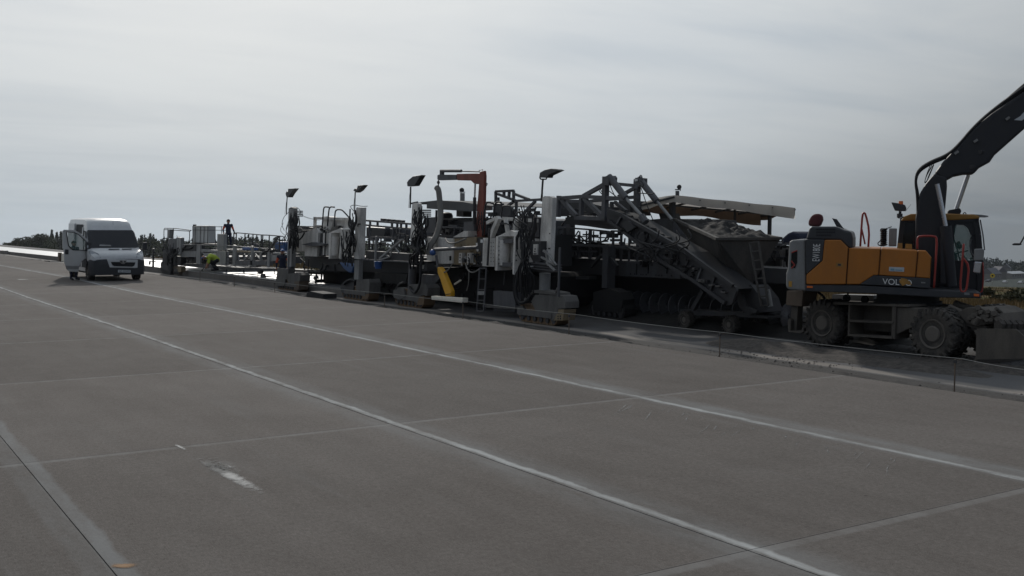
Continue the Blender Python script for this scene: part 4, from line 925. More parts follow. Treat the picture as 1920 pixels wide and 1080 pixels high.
# bolster: frame of welded plates
BX0 = TX+.35
m = MB(); m.P(BX0+.30, .05, [(930, 443), (966, 443), (962, 505), (927, 506)]); bol = m.build('bolster', 'dirty_white', pv)
MB().P(BX0-.10, .5, [(930.5, 443), (933.5, 443), (932.5, 507), (928.5, 507)]).build('flange', 'dirty_white', bol); MB().P(BX0-.10, .5, [(963.5, 443), (966.6, 443), (963.5, 515), (961, 514), (961, 500)]).build('flange', 'dirty_white', bol)
MB().T(.17, [(946, 450, BX0+.12), (944, 497, BX0+.12)], 18).build('cylinder', 'dirty_white', bol, smooth=True)
m = MB(); m.B(BX0, .3, 944, 448, 961, 456); m.B(BX0, .25, 937, 492, 960, 500); m.build('clevis', 'grey_steel', bol)
bolts(bol, [(935.5, 446+k*8) for k in range(7)]+[(968.3, 452+k*9) for k in range(5)], BX0-.05, .026)
MB().P(BX0+.05, .5, [(933, 443), (957, 431.5), (965, 435), (966.6, 443)]).build('gusset', 'dirty_white', bol); MB().P(BX0+.2, .4, [(849, 445), (870, 433), (877, 433), (877, 444)]).build('gusset', 'dirty_white', bol)
MB().P(BX0+.10, .5, [(967, 446), (985, 448), (982, 492), (964, 492)]).build('web_plate', 'dirty_white', bol)
wpn = MB().P(BX0+.08, .5, [(906, 446), (928, 446), (926, 500), (904, 499)]).build('web_plate', 'dirty_white', bol)
bolts(wpn, [(921, 455+k*7) for k in range(6)]+[(925.5, 455+k*7) for k in range(6)], BX0+.08, .013)
MB().Rb(.05, [(918, 428, BX0), (914, 498, BX0)]).build('pipe', 'dark_steel', bol)
MB().P(BX0+.16, .5, [(894, 446), (906, 446), (904, 500), (892, 500)]).build('dark_bay', 'dark_steel', bol)
MB().P(BX0+.12, .5, [(849, 448), (893, 444), (892, 496), (848, 496)]).build('cabinet', 'tan_steel', bol)
for x, y0, y1 in ((860.5, 474, 493), (876, 474, 493.5)):
    b_ = MB().B(BX0-.02, .12, x, y0, x+6, y1).build('switch_box', 'dirty_white', bol); bolts(b_, [(x+2.6, y0+4), (x+2.4, y0+9), (x+2.2, y0+15)], BX0-.02, .024, 'hole_black')
MB().B(BX0+.0, .1, 870, 480, 874.5, 486).build('switch_box', 'light_steel', bol); MB().B(BX0-.03, .05, 901, 449, 905, 455).build('switch_box', 'text_white', bol)
MB().P(BX0+.06, .5, [(821, 447), (849, 449), (848, 494), (820, 495)]).build('web_plate', 'dirty_white', bol); MB().P(BX0+.10, .45, [(801, 444), (818, 447), (816, 488), (806, 499), (800, 490)]).build('web_plate', 'dirty_white', bol)
MB().B(BX0+.04, .03, 842.5, 480, 845.5, 488.5).build('slot', 'hole_black', bol)
MB().T(.055, [(815, 468, TX), (850, 466.5, TX), (895, 464, TX)], 10).build('boom_tube', 'grey_steel', pv, smooth=True)
m = MB(); m.T(.03, [(835.5, 447, TX+.2), (840, 456, TX), (852, 457, TX-.05), (874, 447, TX)], 8, 2); m.T(.02, [(873, 494, TX), (877, 508, TX-.1), (888, 512, TX-.1), (899, 504, TX)], 8, 2); m.T(.015, [(879, 505, TX), (879, 530, TX-.05), (875, 545, TX)], 6, 1); m.T(.022, [(847, 496, TX), (842, 505, TX), (832, 512, TX), (826, 509, TX)], 6, 1); builds(m, 'loose_cable', 'hose_grey', pv, smooth='all')
ladder(pv, (899.5, 503), (912, 503), (894, 583), (907, 583), 5, TX-.1)
MB().P(TX-.12, .02, [(896, 546), (908, 546), (907.5, 553), (895.5, 553)]).build('ladder_plate', 'light_steel', pv)
# rear column and crawler of this paver
crawler(pv, 740, 795, 541, 574, hood=[('track_hood', .45, [(768, 533), (797, 532), (797, 553), (790, 554), (783, 569), (770, 563), (763, 548)], 'caked_steel'), ('end_hood', .47, [(797, 532.5), (802, 540), (801, 554), (797, 555)], 'caked_steel')])
m = MB(); m.P(TX-.05, .3, [(737, 545), (745, 539), (757, 541), (760, 556), (750, 562), (738, 558)]); m.T(.03, [(742, 542, TX-.05), (748, 532, TX-.05), (757, 529, TX-.05)], 6, 1); m.build('track_cleaner', 'caked_steel', pv)
MB().P(TX-.04, .42, [(786, 556), (796, 556), (794, 572), (781, 572)]).build('end_block', 'rust_steel', pv)
MB().T(.14, [(774, 498, TX+.25), (772, 540, TX+.25)], 16).build('leg_cylinder', 'grey_steel', pv, smooth=True)
MB().T(.045, [(790, 470, TX-.1), (789, 510, TX-.15), (787, 535, TX-.15), (780, 549, TX-.12), (773, 547, TX-.1), (768, 538, TX-.08)], 8, 2).build('supply_hose', 'black_rubber', pv, smooth='all')
MB().P(TX+.15, .3, [(773, 382), (780, 380), (783, 382), (778, 455), (769, 454)], xr=791).build('column', 'dirty_white', pv)
floodlight(pv, [(770, 350), (769.6, 370), (769, 390)], TX+.2, [(762.6, 342), (766, 337), (774, 330.5), (789, 328), (777, 348.5), (763.6, 349.5)])
MB().Rb(.05, [(769, 382, TX+.2), (783, 379, TX+.2)]).build('lamp_bracket', 'dark_steel', pv)
tangle(pv, 772, 802, 388, 480, TX+.1, 22, 21, sway=8); tangle(pv, 765, 795, 440, 505, TX+.05, 14, 22, .015, .035, sway=6)
m = MB()
for k in range(5): m.B(TX+.02, .15, 785, 393+k*3.6, 801, 395.4+k*3.6)
builds(m, 'hose_manifold', 'dark_steel', pv)
m = MB(); m.P(TX-.02, .4, [(766, 488), (802, 490), (800, 497), (765, 495)]); m.P(TX-.05, .3, [(788, 495), (800, 494), (800, 508), (790, 508)]); m.build('guide_rail', 'dark_steel', pv)
MB().P(TX-.06, .1, [(790, 497), (795, 497), (794, 504), (789, 504)]).build('valve_box', 'dirty_white', pv)
# tunnel: mould, hood, engine deck, far structure
MB().P(TX+1.7, 6.3, [(800, 500), (1000, 512), (1010, 520), (1010, 560), (1000, 582), (900, 578), (850, 560), (790, 545), (785, 515)]).build('mould', 'shade_black', pv)
MB().P(TX+.55, .2, [(925, 545), (968, 548), (965, 585), (925, 582)]).build('side_plate', 'grey_steel', pv)
MB().P(TX+.6, .15, [(786, 514), (830, 516), (812, 535), (786, 536)]).build('side_plate', 'grey_steel', pv)
MB().P(TX+.45, .1, [(905, 572), (966, 576), (966, 580), (905, 576)]).build('skid', 'caked_steel', pv)
MB().P(TX+1.1, 1.6, [(800, 440), (992, 440), (992, 500), (800, 500)]).build('tractor_frame', 'dark_steel', pv); MB().P(TX+2.7, 5.0, [(800, 470), (985, 470), (985, 500), (800, 500)]).build('tractor_beam', 'dark_steel', pv)
MB().P(TX+2.2, 4.4, [(827, 409), (868, 408), (887, 412), (887, 445), (827, 445)]).build('engine_housing', 'charcoal', pv, bevel=.04)
MB().P(TX+1.6, .6, [(797, 408), (816, 407), (817, 436), (797, 436)]).build('side_cabinet', 'grey_steel', pv)
m = MB(); m.lathe(W(837, 405, TX+2.5), (0, 0, 1), [(-.25, .24), (.02, .24), (.10, .2), (.14, .08)], 18); m.build('air_filter', 'charcoal', pv, smooth=True)
can_pts = [(772, 380), (791, 378.7), (818.7, 375.6), (868, 378.7), (887, 382), (922, 386), (922, 393), (887, 395.5), (827, 392.5), (800, 390), (785, 383)]
cn = MB(); cn.P(TX+1.3, 3.2, [(776, 380.5), (791, 378.7), (818.7, 375.6), (868, 378.7), (887, 382), (922, 386), (922, 388), (887, 384.5), (818, 378.5), (776, 383)])
cn.P(TX+1.28, .04, [(800, 381.5), (818.7, 377.8), (868, 380.7), (887, 384), (922, 388), (922, 394), (887, 396.5), (827, 393), (800, 391)]); cn.build('canopy', 'canvas_grey', pv)
m = MB()
for x, y in ((818.5, 394), (905, 394), (790, 386)): m.Rb(.06, [(x, y, TX+1.5), (x-1.5, y+42, TX+1.5)])
builds(m, 'canopy_post', 'grey_steel', pv)
mf = MB().P(TX+2.2, .35, [(856, 377), (869, 377.5), (868.5, 407), (855.6, 406)]).build('silencer', 'grey_steel', pv)
m = MB(); m.T(.085, [(867, 379, TX+2.4), (867, 362, TX+2.4)], 14); m.lathe(W(867, 361, TX+2.4), (0, 0, 1), [(0, .10), (.03, .10)], 14); m.build('exhaust_pipe', 'light_steel', mf, smooth=True)
m = MB(); m.lathe(W(866, 356.5, TX+2.4), (.6, .8, .25), [(-.012, .085), (.012, .085)], 16); m.Rb(.02, [(864.5, 362, TX+2.4), (864.5, 357, TX+2.4)]); m.build('rain_flap', 'dark_steel', mf)
m = MB(); m.Rb(.045, [(827, 425.5, TX+1.2), (870, 427, TX+1.2)]); m.Rb(.045, [(853, 426, TX+1.2), (851, 446, TX+1.2)]); m.Rb(.045, [(864, 427, TX+1.2), (863, 438, TX+1.2)]); m.build('handrail', 'grey_steel', pv)
# operator seats and rails on top
m = MB(); m.T(.03, [(905, 442, TX+.8), (908, 400, TX+.8), (911, 381, TX+.8), (916, 379, TX+.8), (925, 381.5, TX+.8)], 8, 1); m.T(.03, [(920, 440, TX+.8), (926, 400, TX+.8), (928, 382, TX+.8), (934, 378, TX+.8), (940, 380, TX+.8)], 8, 1); m.T(.03, [(938, 440, TX+.7), (941, 390, TX+.7), (944, 386, TX+.7), (956, 386, TX+.7), (962, 392, TX+.7), (977, 414, TX+.7), (985, 425, TX+.7)], 8, 1); m.T(.025, [(938, 419, TX+.6), (953, 419, TX+.6), (960, 430, TX+.6), (965, 442, TX+.6)], 8, 1); m.T(.025, [(968, 406, TX+.7), (971, 397, TX+.7), (980, 397, TX+.7), (984, 402, TX+.7)], 8, 1); m.build('guard_rail', 'dark_steel', pv, smooth='all')
for x0, y0, x1, y1 in ((924, 381, 940, 406), (942, 387, 958, 412)): MB().B(TX+1.0, .12, x0, y0, x1, y1).build('seat_back', 'charcoal', pv, bevel=.03)
m = MB(); m.Rb(.14, [(936, 408, TX+.6), (921, 445, TX+.6)]); m.Rb(.10, [(914, 418, TX+.7), (934, 408, TX+.7)]); m.Rb(.10, [(948, 410, TX+.7), (953, 440, TX+.7)]); m.Rb(.10, [(930, 409, TX+.9), (1010, 414, TX+.9)]); m.Rb(.12, [(967, 408, TX+.9), (966, 445, TX+.9)]); m.build('stair_brace', 'dirty_white', pv)
m = MB(); m.P(TX+.9, .5, [(975, 405), (1012, 408), (1010, 445), (972, 445)]); m.build('hydraulic_bay', 'dark_steel', pv)
# loader crane
cr = MB().P(TX+.9, .10, [(899, 322), (907, 320), (908, 330), (906, 420), (904, 445), (888, 445), (892, 420), (898, 340)]).build('crane_mast', 'crane_red', pv, bevel=.02)
MB().P(TX+.92, .22, [(855.6, 326), (899, 325), (899, 345), (889, 345), (882.4, 338.6), (857, 338)]).build('crane_boom', 'crane_red', cr, bevel=.02)
MB().P(TX+.95, .16, [(820, 329), (822, 327.5), (855.4, 327.5), (855.4, 337), (822, 338), (820, 336)]).build('boom_extension', 'grey_steel', cr)
m = MB(); m.T(.05, [(827, 320.5, TX+1.0), (865, 320.5, TX+1.0)], 10); m.T(.02, [(865, 321, TX+1.0), (899, 322, TX+1.0)], 8); m.B(TX+.98, .1, 824.5, 318.5, 828.5, 328); m.T(.012, [(898, 319.5, TX+1), (905, 318, TX+1), (906, 326, TX+1)], 6); m.build('extension_cylinder', 'grey_steel', cr)
jc = MB().T(.055, [(890, 370, TX+.85), (889, 421, TX+.85)], 12).build('jib_cylinder', 'dark_steel', cr, smooth=True); MB().T(.03, [(891, 344, TX+.85), (890, 371, TX+.85)], 10).build('cylinder_rod', 'chrome_rod', jc, smooth=True)
MB().T(.015, [(908, 345, TX+1), (913, 343, TX+1), (914, 346, TX+1), (908, 352, TX+1)], 6, 1).build('crane_handle', 'dark_steel', cr)
MB().P(TX+.8, .5, [(870, 416), (887, 415), (890, 445), (868, 445)]).build('crane_base', 'grey_steel', cr)
m = MB(); m.Rb(.03, [(822, 338, TX+1.0), (822, 350, TX+1.0)]); m.lathe(W(822, 342, TX+1.0), (1, 0, 0), [(-.03, .05), (.03, .05)], 10); m.build('crane_hook', 'dark_steel', cr)
tangle(cr, 893, 905, 395, 440, TX+.8, 6, 31, .01, .02, dx=.1, sway=4)
hz_ = MB().T(.10, [(819, 352, TX+1.0), (822.5, 356, TX+1.0), (824, 372, TX+1.0), (826.5, 394, TX+.95), (825.5, 415, TX+.8), (821, 436, TX+.6), (813, 452, TX+.3), (806, 461, TX+.15), (803, 478, TX+.1)], 12, 2).build('suction_hose', 'hose_grey', smooth='all'); tag(hz_, 'thick pale hose hanging from the red crane boom', 'hose')
# upper truss of the paver up to the column
m = MB(); T2 = TX+1.6
for a, b_ in (((929.6, 359), (963, 357.5)), ((929.6, 359), (929.6, 380)), ((963, 357.5), (963, 377)), ((945, 360), (945, 368)), ((963, 363), (992, 374)), ((934, 364), (966, 376)), ((955, 360), (954, 370)), ((934, 370), (934, 380)), ((963, 377), (1016, 374)), ((968, 378), (968, 405)), ((1004, 377), (975, 407)), ((966, 376), (952, 386))):
    m.Rb(.075, [(*a, T2), (*b_, T2)])
builds(m, 'upper_truss', 'grey_steel', pv)
# ---------- second paver behind it
pw = thing('slipform_paver', Vector((18.5, 40.0, lane_z(40))), 'smaller dirty white slipform paver behind, with rails and two slim lamps', 'paver')
crawler(pw, 519, 561, 524, 545, hood=[('track_hood', .45, [(541, 513), (558, 511), (563, 516), (562, 526), (556, 540), (545, 536), (538, 524)], 'caked_steel')])
MB().P(TX-.03, .42, [(552, 528), (561, 527), (560, 543), (551, 544)]).build('end_block', 'brown_steel', pw)
m = MB(); m.P(TX-.06, .3, [(517, 524), (527, 518), (535, 524), (533, 536), (520, 536)]); m.build('track_cleaner', 'caked_steel', pw)
crawler(pw, 641, 692, 535, 561, hood=[('track_hood', .45, [(669, 524), (691, 523), (693, 530), (692, 550), (672, 551), (667, 540)], 'caked_steel'), ('front_guard', .3, [(638, 537), (646, 527), (657, 524), (664, 529), (662, 545), (650, 552), (640, 548)], 'dark_steel')])
MB().P(TX-.03, .42, [(681, 552), (692, 551), (690, 560), (677, 562)]).build('end_block', 'rust_steel', pw)
MB().T(.05, [(666, 528, TX), (660, 524, TX-.05), (652, 526, TX-.08), (645, 533, TX-.05)], 8, 1).build('supply_hose', 'black_rubber', pw, smooth='all')
MB().T(.15, [(547, 470, TX+.22), (545, 530, TX+.22)], 16).build('leg_cylinder', 'grey_steel', pw, smooth=True)
MB().P(TX+.1, .25, [(664.5, 488), (673, 488), (672, 524), (663.5, 524)], xr=681).build('leg_column', 'light_steel', pw)
MB().P(TX+.1, .3, [(541, 391), (546, 388), (550, 390), (546, 500), (538, 500)], xr=558).build('column', 'light_steel', pw)
c2 = MB().P(TX+.1, .3, [(667.5, 391), (669, 388.5), (676, 389), (673, 486), (663.6, 485)], xr=687).build('column', 'dirty_white', pw)
m = MB(); m.B(TX+.085, .02, 670, 419, 675.5, 421.5); m.B(TX+.085, .02, 670, 419, 671.5, 425); m.build('column_mark', 'hole_black', c2)
floodlight(pw, [(538.5, 369), (537.5, 385), (537, 402)], TX+.15, [(535, 363), (537, 358.5), (539.5, 360), (540, 353.7), (553, 353), (545, 363), (541, 370), (537, 370)], .024)
floodlight(pw, [(666, 360), (665.4, 380), (664.6, 402)], TX+.15, [(662, 357), (665, 353), (668.5, 354.5), (670.5, 347.5), (681.5, 346.6), (673, 357), (667, 361)], .024)
tangle(pw, 541, 560, 395, 480, TX, 22, 41, sway=6); tangle(pw, 530, 545, 410, 470, TX, 5, 42, .008, .014, sway=8); tangle(pw, 655, 668, 392, 480, TX+.2, 12, 43, sway=5); tangle(pw, 640, 662, 430, 500, TX+.1, 12, 44, .015, .035, sway=5)
m = MB(); m.T(.012, [(541, 398, TX), (531, 408, TX), (528, 422, TX), (533, 432, TX)], 6, 2); m.T(.012, [(542, 392, TX), (555, 387, TX), (564, 395, TX), (562, 402, TX)], 6, 2); m.T(.012, [(664, 396, TX), (658, 390, TX), (657, 386, TX), (665, 384, TX), (678, 387, TX), (689, 386.5, TX)], 6, 2)
m.T(.006, [(560, 399, TX), (575, 408, TX+.4), (589, 410, TX+.8)], 5, 1); m.T(.006, [(563, 404, TX), (580, 410, TX+.4), (600, 414, TX+.8)], 5, 1); m.T(.02, [(558, 424, TX), (580, 425, TX+.2), (604, 425, TX+.2)], 6, 1); m.T(.035, [(556, 452, TX), (565, 447, TX), (571, 436, TX)], 6, 1); builds(m, 'loose_cable', 'black_rubber', pw, smooth='all')
m = MB()
for k in range(4): m.B(TX+.03, .12, 556, 395+k*3, 563, 397+k*3)
builds(m, 'hose_manifold', 'dark_steel', pw)
B2 = TX+.4
for nm, d, pts in (('web_plate', .4, [(556, 438), (572, 436), (571, 470), (556, 472)]), ('web_plate', .4, [(572.6, 436), (594, 428), (597, 436), (594, 481), (571, 480)]), ('web_plate', .4, [(606, 437), (619, 437), (617, 478), (605, 478)]), ('web_plate', .3, [(641, 453), (664, 455), (662, 481), (640, 481)]), ('gusset', .4, [(618, 436), (638, 427.5), (641, 430), (640, 437)])):
    MB().P(B2, d, pts).build(nm, 'dirty_white', pw)
m = MB(); m.P(B2+.25, .05, [(618, 437), (641, 437), (639, 484), (616, 484)]); bo2 = m.build('bolster', 'dirty_white', pw)
MB().P(B2-.1, .4, [(618, 436), (620, 436), (618.5, 485), (616, 485)]).build('flange', 'dirty_white', bo2); MB().P(B2-.1, .4, [(639.5, 430), (641.4, 430), (638, 486), (635.5, 484)]).build('flange', 'dirty_white', bo2)
MB().T(.14, [(630, 444, B2+.1), (627, 478, B2+.1)], 16).build('cylinder', 'dirty_white', bo2, smooth=True)
bolts(bo2, [(622.5, 446+k*6) for k in range(6)], B2-.02, .02)
MB().P(B2+.1, .4, [(594, 437), (606, 437), (605, 480), (593, 480)]).build('dark_bay', 'dark_steel', pw)
MB().P(B2-.2, .25, [(565, 458.5), (585, 454), (607, 457), (607, 460), (585, 462)]).build('shelf', 'grey_steel', pw)
MB().Rb(.05, [(611, 432, B2-.08), (609, 478, B2-.08)]).build('pipe', 'dark_steel', pw)
m = MB(); m.Rb(.11, [(591, 407, B2+.4), (590, 437, B2+.4)]); m.Rb(.11, [(590, 409, B2+.4), (656, 411, B2+.4)]); m.P(B2+.4, .3, [(606, 406), (615, 405.5), (625, 410), (622, 424), (618, 436), (606, 436)]); m.P(B2+.5, .06, [(630, 409), (655, 411), (654, 428), (644, 428), (640, 423), (632, 423)]); m.P(B2+.4, .2, [(592, 422), (600, 422), (602, 437), (592, 437)]); m.build('operator_frame', 'dirty_white', pw)
MB().P(B2+.7, .5, [(634, 420), (645, 416), (648, 432), (628, 433)]).build('operator_seat', 'charcoal', pw)
m = MB(); xx = B2+.2
for pts in ([(604, 427), (606, 400), (607, 390), (610, 387.5), (616, 388.5)], [(614, 424), (616, 400), (617.5, 390), (621, 387.5), (627, 388.5)], [(627, 425), (628, 398), (631, 393), (640, 393), (645, 397), (658, 412), (662, 418)]): m.T(.03, [(*p, xx) for p in pts], 8, 1)
builds(m, 'guard_rail', 'dark_steel', pw, smooth='all')
m = MB(); m.P(B2+.5, .4, [(556, 432), (562, 425), (572, 424), (583, 427), (580, 432), (570, 437), (558, 438)]); m.P(B2+.6, .4, [(607, 425), (618, 424), (624, 430), (616, 437), (607, 436)]); m.build('engine_part', 'dark_steel', pw)
tangle(pw, 556, 620, 424, 440, B2+.4, 10, 45, .012, .03, sway=5)
m = MB()
for a, b_ in (((686, 413.5), (771, 420)), ((686, 422), (771, 430)), ((694, 414), (694, 423)), ((708, 415), (708, 424)), ((735, 417), (735, 426)), ((752, 419), (751, 470)), ((762, 420), (761, 470)), ((745, 419), (744, 470)), ((738, 426), (737, 450)), ((744, 440), (770, 442)), ((744, 450), (770, 452)), ((744, 458), (768, 440)), ((693, 424), (692, 470)), ((686, 444.5), (744, 446)), ((686, 458), (730, 459))): m.Rb(.07, [(*a, B2+1.2), (*b_, B2+1.2)])
builds(m, 'rear_truss', 'grey_steel', pw)
m = MB()
for k in range(5): m.Rb(.12, [(716+k*9, 412.5+k*.8, B2+1.3), (721+k*9, 413+k*.8, B2+1.3)])
builds(m, 'truss_fitting', 'dark_steel', pw)
MB().P(B2+2.0, 2.5, [(686, 425), (722, 427), (722, 448), (686, 447)]).build('fuel_tank', 'charcoal', pw, bevel=.05); MB().P(B2+2.2, 2.0, [(724, 428), (740, 428), (740, 447), (724, 447)]).build('water_tank', 'grey_steel', pw, bevel=.05)
m = MB(); m.Rb(.06, [(705.5, 443, TX+.3), (703, 500, TX+.3)]); m.Rb(.07, [(712, 485, TX+.4), (754, 449, TX+.4)]); m.Rb(.04, [(739, 461, TX+.4), (748, 474, TX+.4)]); m.Rb(.04, [(735, 463, TX+.4), (732, 480, TX+.4)]); m.Rb(.05, [(712, 487, TX+.4), (730, 482, TX+.4), (724, 478, TX+.4)]); m.build('outrigger_brace', 'light_steel', pw)
MB().P(TX+.9, 6.5, [(572, 480), (768, 484), (768, 512), (612, 508), (572, 498)]).build('tractor_frame', 'dark_steel', pw)
MB().P(TX+1.6, 6.0, [(606, 480), (768, 490), (768, 514), (768, 556), (700, 550), (606, 550)]).build('mould', 'shade_black', pw)
MB().P(TX+.55, .2, [(604, 535), (641, 537), (640, 551), (603, 550)]).build('side_plate', 'grey_steel', pw)
m = MB(); m.P(TX+.5, .2, [(702, 511), (764, 514), (760, 532), (702, 530)]); m.build('concrete_lip', 'concrete_heap', pw)
MB().P(TX+.5, .3, [(686, 470), (768, 476), (766, 488), (686, 486)]).build('walkway_skirt', 'dark_steel', pw)
m = MB(); m.Rb(.05, [(686, 487, TX+.3), (768, 491, TX+.3)]); m.Rb(.05, [(676, 486, TX+.2), (690, 487, TX+.2)]); m.build('walkway_edge', 'grey_steel', pw)
tp = MB().P(TX+.25, .35, [(635, 492), (652, 494), (662, 500), (660, 511), (654, 512), (644, 504)]).build('folded_tarp', 'blue_tarp', bevel=.05); tag(tp, 'dark blue folded tarpaulin hung beside the front crawler of the rear paver', 'tarp')
bk = MB(); c = W(709.5, 497, TX+.2); bk.lathe(c-Vector((0, 0, .13)), (0, 0, 1), [(0, .12), (.24, .15), (.25, .16), (.26, .16)], 16); bk = bk.build('bucket', 'blue_plastic', smooth=True); tag(bk, 'blue plastic bucket hung at the foot of the rear paver brace', 'bucket')
bb = MB().sphere(W(811.5, 473.5, TX-.05), .105, 16).build('float_ball', 'blue_plastic', smooth='all'); tag(bb, 'blue plastic ball at the end of the horizontal grey tube', 'ball')
def clutter(root, zone, X0, X1, n, seed, mats=('dark_steel', 'dark_steel', 'grey_steel', 'shade_black', 'caked_steel')):
    r = random.Random(seed); x0, y0, x1, y1 = zone
    for k in range(n):
        x, y, X, mt = r.uniform(x0, x1), r.uniform(y0, y1), r.uniform(X0, X1), r.choice(mats); q = r.random()
        if q < .45: w, h_ = r.uniform(1.5, 8), r.uniform(1.5, 8); MB().B(X, r.uniform(.05, .4), x, y, x+w, y+h_).build('fitting', mt, root)
        elif q < .75: MB().Rb(r.uniform(.03, .07), [(x, y, X), (x+r.uniform(-2, 2), min(y1+4, y+r.uniform(8, 30)), X)]).build('strut', mt, root)
        elif q < .9: MB().Rb(r.uniform(.03, .06), [(x, y, X), (x+r.uniform(8, 28), y+r.uniform(-1, 2), X)]).build('cross_bar', mt, root)
        else: MB().T(r.uniform(.015, .035), [(x, y, X), (x+r.uniform(-9, 9), y+8, X-.1), (x+r.uniform(-14, 14), y+18, X)], 6, 2).build('hose', 'black_rubber', root, smooth='all')
clutter(pw, (688, 428, 766, 482), TX+.9, TX+2.6, 42, 201); clutter(pw, (556, 424, 664, 440), TX+.6, TX+1.6, 24, 202); clutter(pw, (560, 484, 640, 528), TX+.5, TX+1.5, 30, 203)
clutter(pv, (800, 410, 900, 442), TX+1.0, TX+2.1, 34, 204); clutter(pv, (905, 392, 1008, 440), TX+.8, TX+1.6, 46, 205); clutter(pv, (800, 500, 1000, 560), TX+.7, TX+1.6, 36, 206, ('shade_black', 'dark_steel', 'shade_black')); clutter(pv, (690, 512, 765, 548), TX+.7, TX+1.5, 16, 207, ('shade_black', 'dark_steel'))
clutter(pv, (850, 450, 905, 494), TX+.3, TX+.5, 16, 208, ('tan_steel', 'dirty_white', 'dark_steel'))
# tools leaning at the paver
yt = thing('floating_tool', W(838, 562, TX-.05), 'yellow wrapped pole standing on a cream board by the paver', 'tool')
MB().P(TX-.05, .16, [(819.5, 501), (824, 500.5), (831, 512), (838, 529), (845.4, 546), (845, 556), (836, 556.5), (831, 543), (825, 524), (820, 512)]).build('wrapped_sleeve', 'yellow_tarp', yt, bevel=.03)
MB().T(.04, [(818, 479, TX+.05), (821, 503, TX+.02)], 8).build('pole', 'grey_steel', yt); MB().T(.012, [(836, 552, TX-.08), (845, 551, TX-.08)], 6).build('strap', 'black_rubber', yt)
MB().P(TX-.3, .2, [(808.4, 555), (867.5, 559), (866.7, 567.7), (809, 562)]).build('board', 'cream_board', yt, bevel=.01)
w_ = MB().Rb(.05, [(852.5, 533, TX+.5), (864, 525.5, TX+.5)]).build('white_batten', 'cream_board'); tag(w_, 'short pale batten leaning in the dark under the paver', 'batten')
bxk = MB().P(14.1, .5, [(574, 550), (582, 546), (606, 551), (606, 560.5), (574, 556.5)]).build('black_crate', 'shade_black', bevel=.02); tag(bxk, 'low black crate standing on the earth strip between the crawlers', 'crate')
MB().P(TX-.02, .3, [(520, 503), (541, 504), (540, 523), (518, 523)]).build('step_plate', 'caked_steel', pw)
# ---------- concrete spreader with conveyor and hopper, in front of the pavers
SXP = 19.2
sp = thing('concrete_spreader', Vector((20.5, 21.0, lane_z(21))), 'dark steel concrete spreader with raised truss, inclined conveyor and white canopy', 'spreader')
gd = MB().P(SXP+1.0, .9, [(1040, 482), (1160, 488.5), (1240, 491), (1432, 502), (1490, 505), (1490, 533), (1432, 530), (1275, 521), (1160, 517), (1040, 511)]).build('girder', 'dark_steel', sp)
MB().P(SXP+.98, .05, [(1160, 489), (1275, 492.5), (1275, 519.5), (1160, 516)]).build('girder_plate', 'grey_steel', gd)
m = MB()
for x in (1182, 1204, 1239): m.Rb(.02, [(x+12, 492, SXP+.96), (x+11, 513, SXP+.96)])
builds(m, 'weld_seam', 'hole_black', gd)
bolts(gd, [(1182.5, 513.5), (1190, 513.8), (1194, 514), (1202, 514.3), (1206, 514.4), (1212, 514.8), (1230, 515.5), (1236, 515.8), (1241, 516), (1259, 517)], SXP+.96, .018, 'hole_black')
MB().P(SXP+.96, .1, [(1162, 515.5), (1275, 520), (1275, 522), (1162, 517.5)]).build('lower_flange', 'grey_steel', gd)
# truss on top
T3 = SXP-.5
def truss(X, segs, w, name='truss', mat='grey_steel'):
    for a, b_ in segs: MB().Rb(w, [(*a, X), (*b_, X)]).build(name, mat, sp)
truss(T3, [((1046, 372), (1094, 368.5)), ((1094, 368.5), (1175, 373)), ((1079, 408), (1137, 410)), ((1048, 367), (1047, 407)), ((1090.5, 371), (1089.5, 403)), ((1053, 374), (1081, 405)), ((1095.5, 372), (1130, 406)), ((1094.5, 367.5), (1135, 345))], .11, 'truss_member')
truss(T3, [((1136, 331), (1134, 411))], .15, 'truss_post'); truss(T3+1.2, [((1195, 336), (1194, 412))], .15, 'truss_post')
truss(T3+.6, [((1138, 343), (1190, 348)), ((1160, 369), (1193, 351)), ((1107, 377), (1196, 369)), ((1046, 377), (1107, 377)), ((1147, 378), (1147, 398)), ((1153, 379), (1174, 396))], .09, 'truss_member')
MB().P(T3-.1, .3, [(1129, 338), (1134, 331), (1139, 329), (1142, 333), (1141, 348), (1129, 346)]).build('head_plate', 'grey_steel', sp); MB().P(T3+1.1, .3, [(1188, 337), (1192, 333), (1199, 334), (1199, 350), (1187, 350)]).build('head_plate', 'grey_steel', sp)
MB().P(T3+1.05, .04, [(1190, 336), (1194, 335.5), (1194, 339.5), (1190, 340)]).build('work_lamp', 'text_white', sp)
for X, a, b_, c in ((T3, (1142, 331), (1174, 372), (1209, 411)), (T3+1.2, (1198, 335), (1232, 378), (1260, 412))):
    cy = MB().T(.095, [(*a, X), (*b_, X)], 12).build('hoist_cylinder', 'grey_steel', sp, smooth=True); MB().T(.045, [(*b_, X), (*c, X)], 10).build('cylinder_rod', 'light_steel', cy, smooth=True)
MB().T(.10, [(1203, 405, T3), (1211, 417, T3)], 8).build('rod_clevis', 'grey_steel', sp)
m = MB()
for pts in ([(1125, 352), (1128, 360), (1134, 364)], [(1122, 354), (1126, 362), (1134, 367)], [(1143, 344), (1148, 358), (1153, 368)], [(1142, 358), (1152, 366), (1158, 370)], [(1199, 346), (1204, 352), (1207, 345), (1200, 338)], [(1202, 352), (1213, 385), (1224, 412)], [(1198, 362), (1212, 363), (1222, 364), (1227, 362)], [(1198, 387), (1203, 392), (1205, 398), (1198, 401)], [(1199, 334), (1200, 328), (1204, 330), (1204, 338)]): m.T(.014, [(*p, T3+.6) for p in pts], 6, 1)
builds(m, 'cable', 'black_rubber', sp, smooth='all')
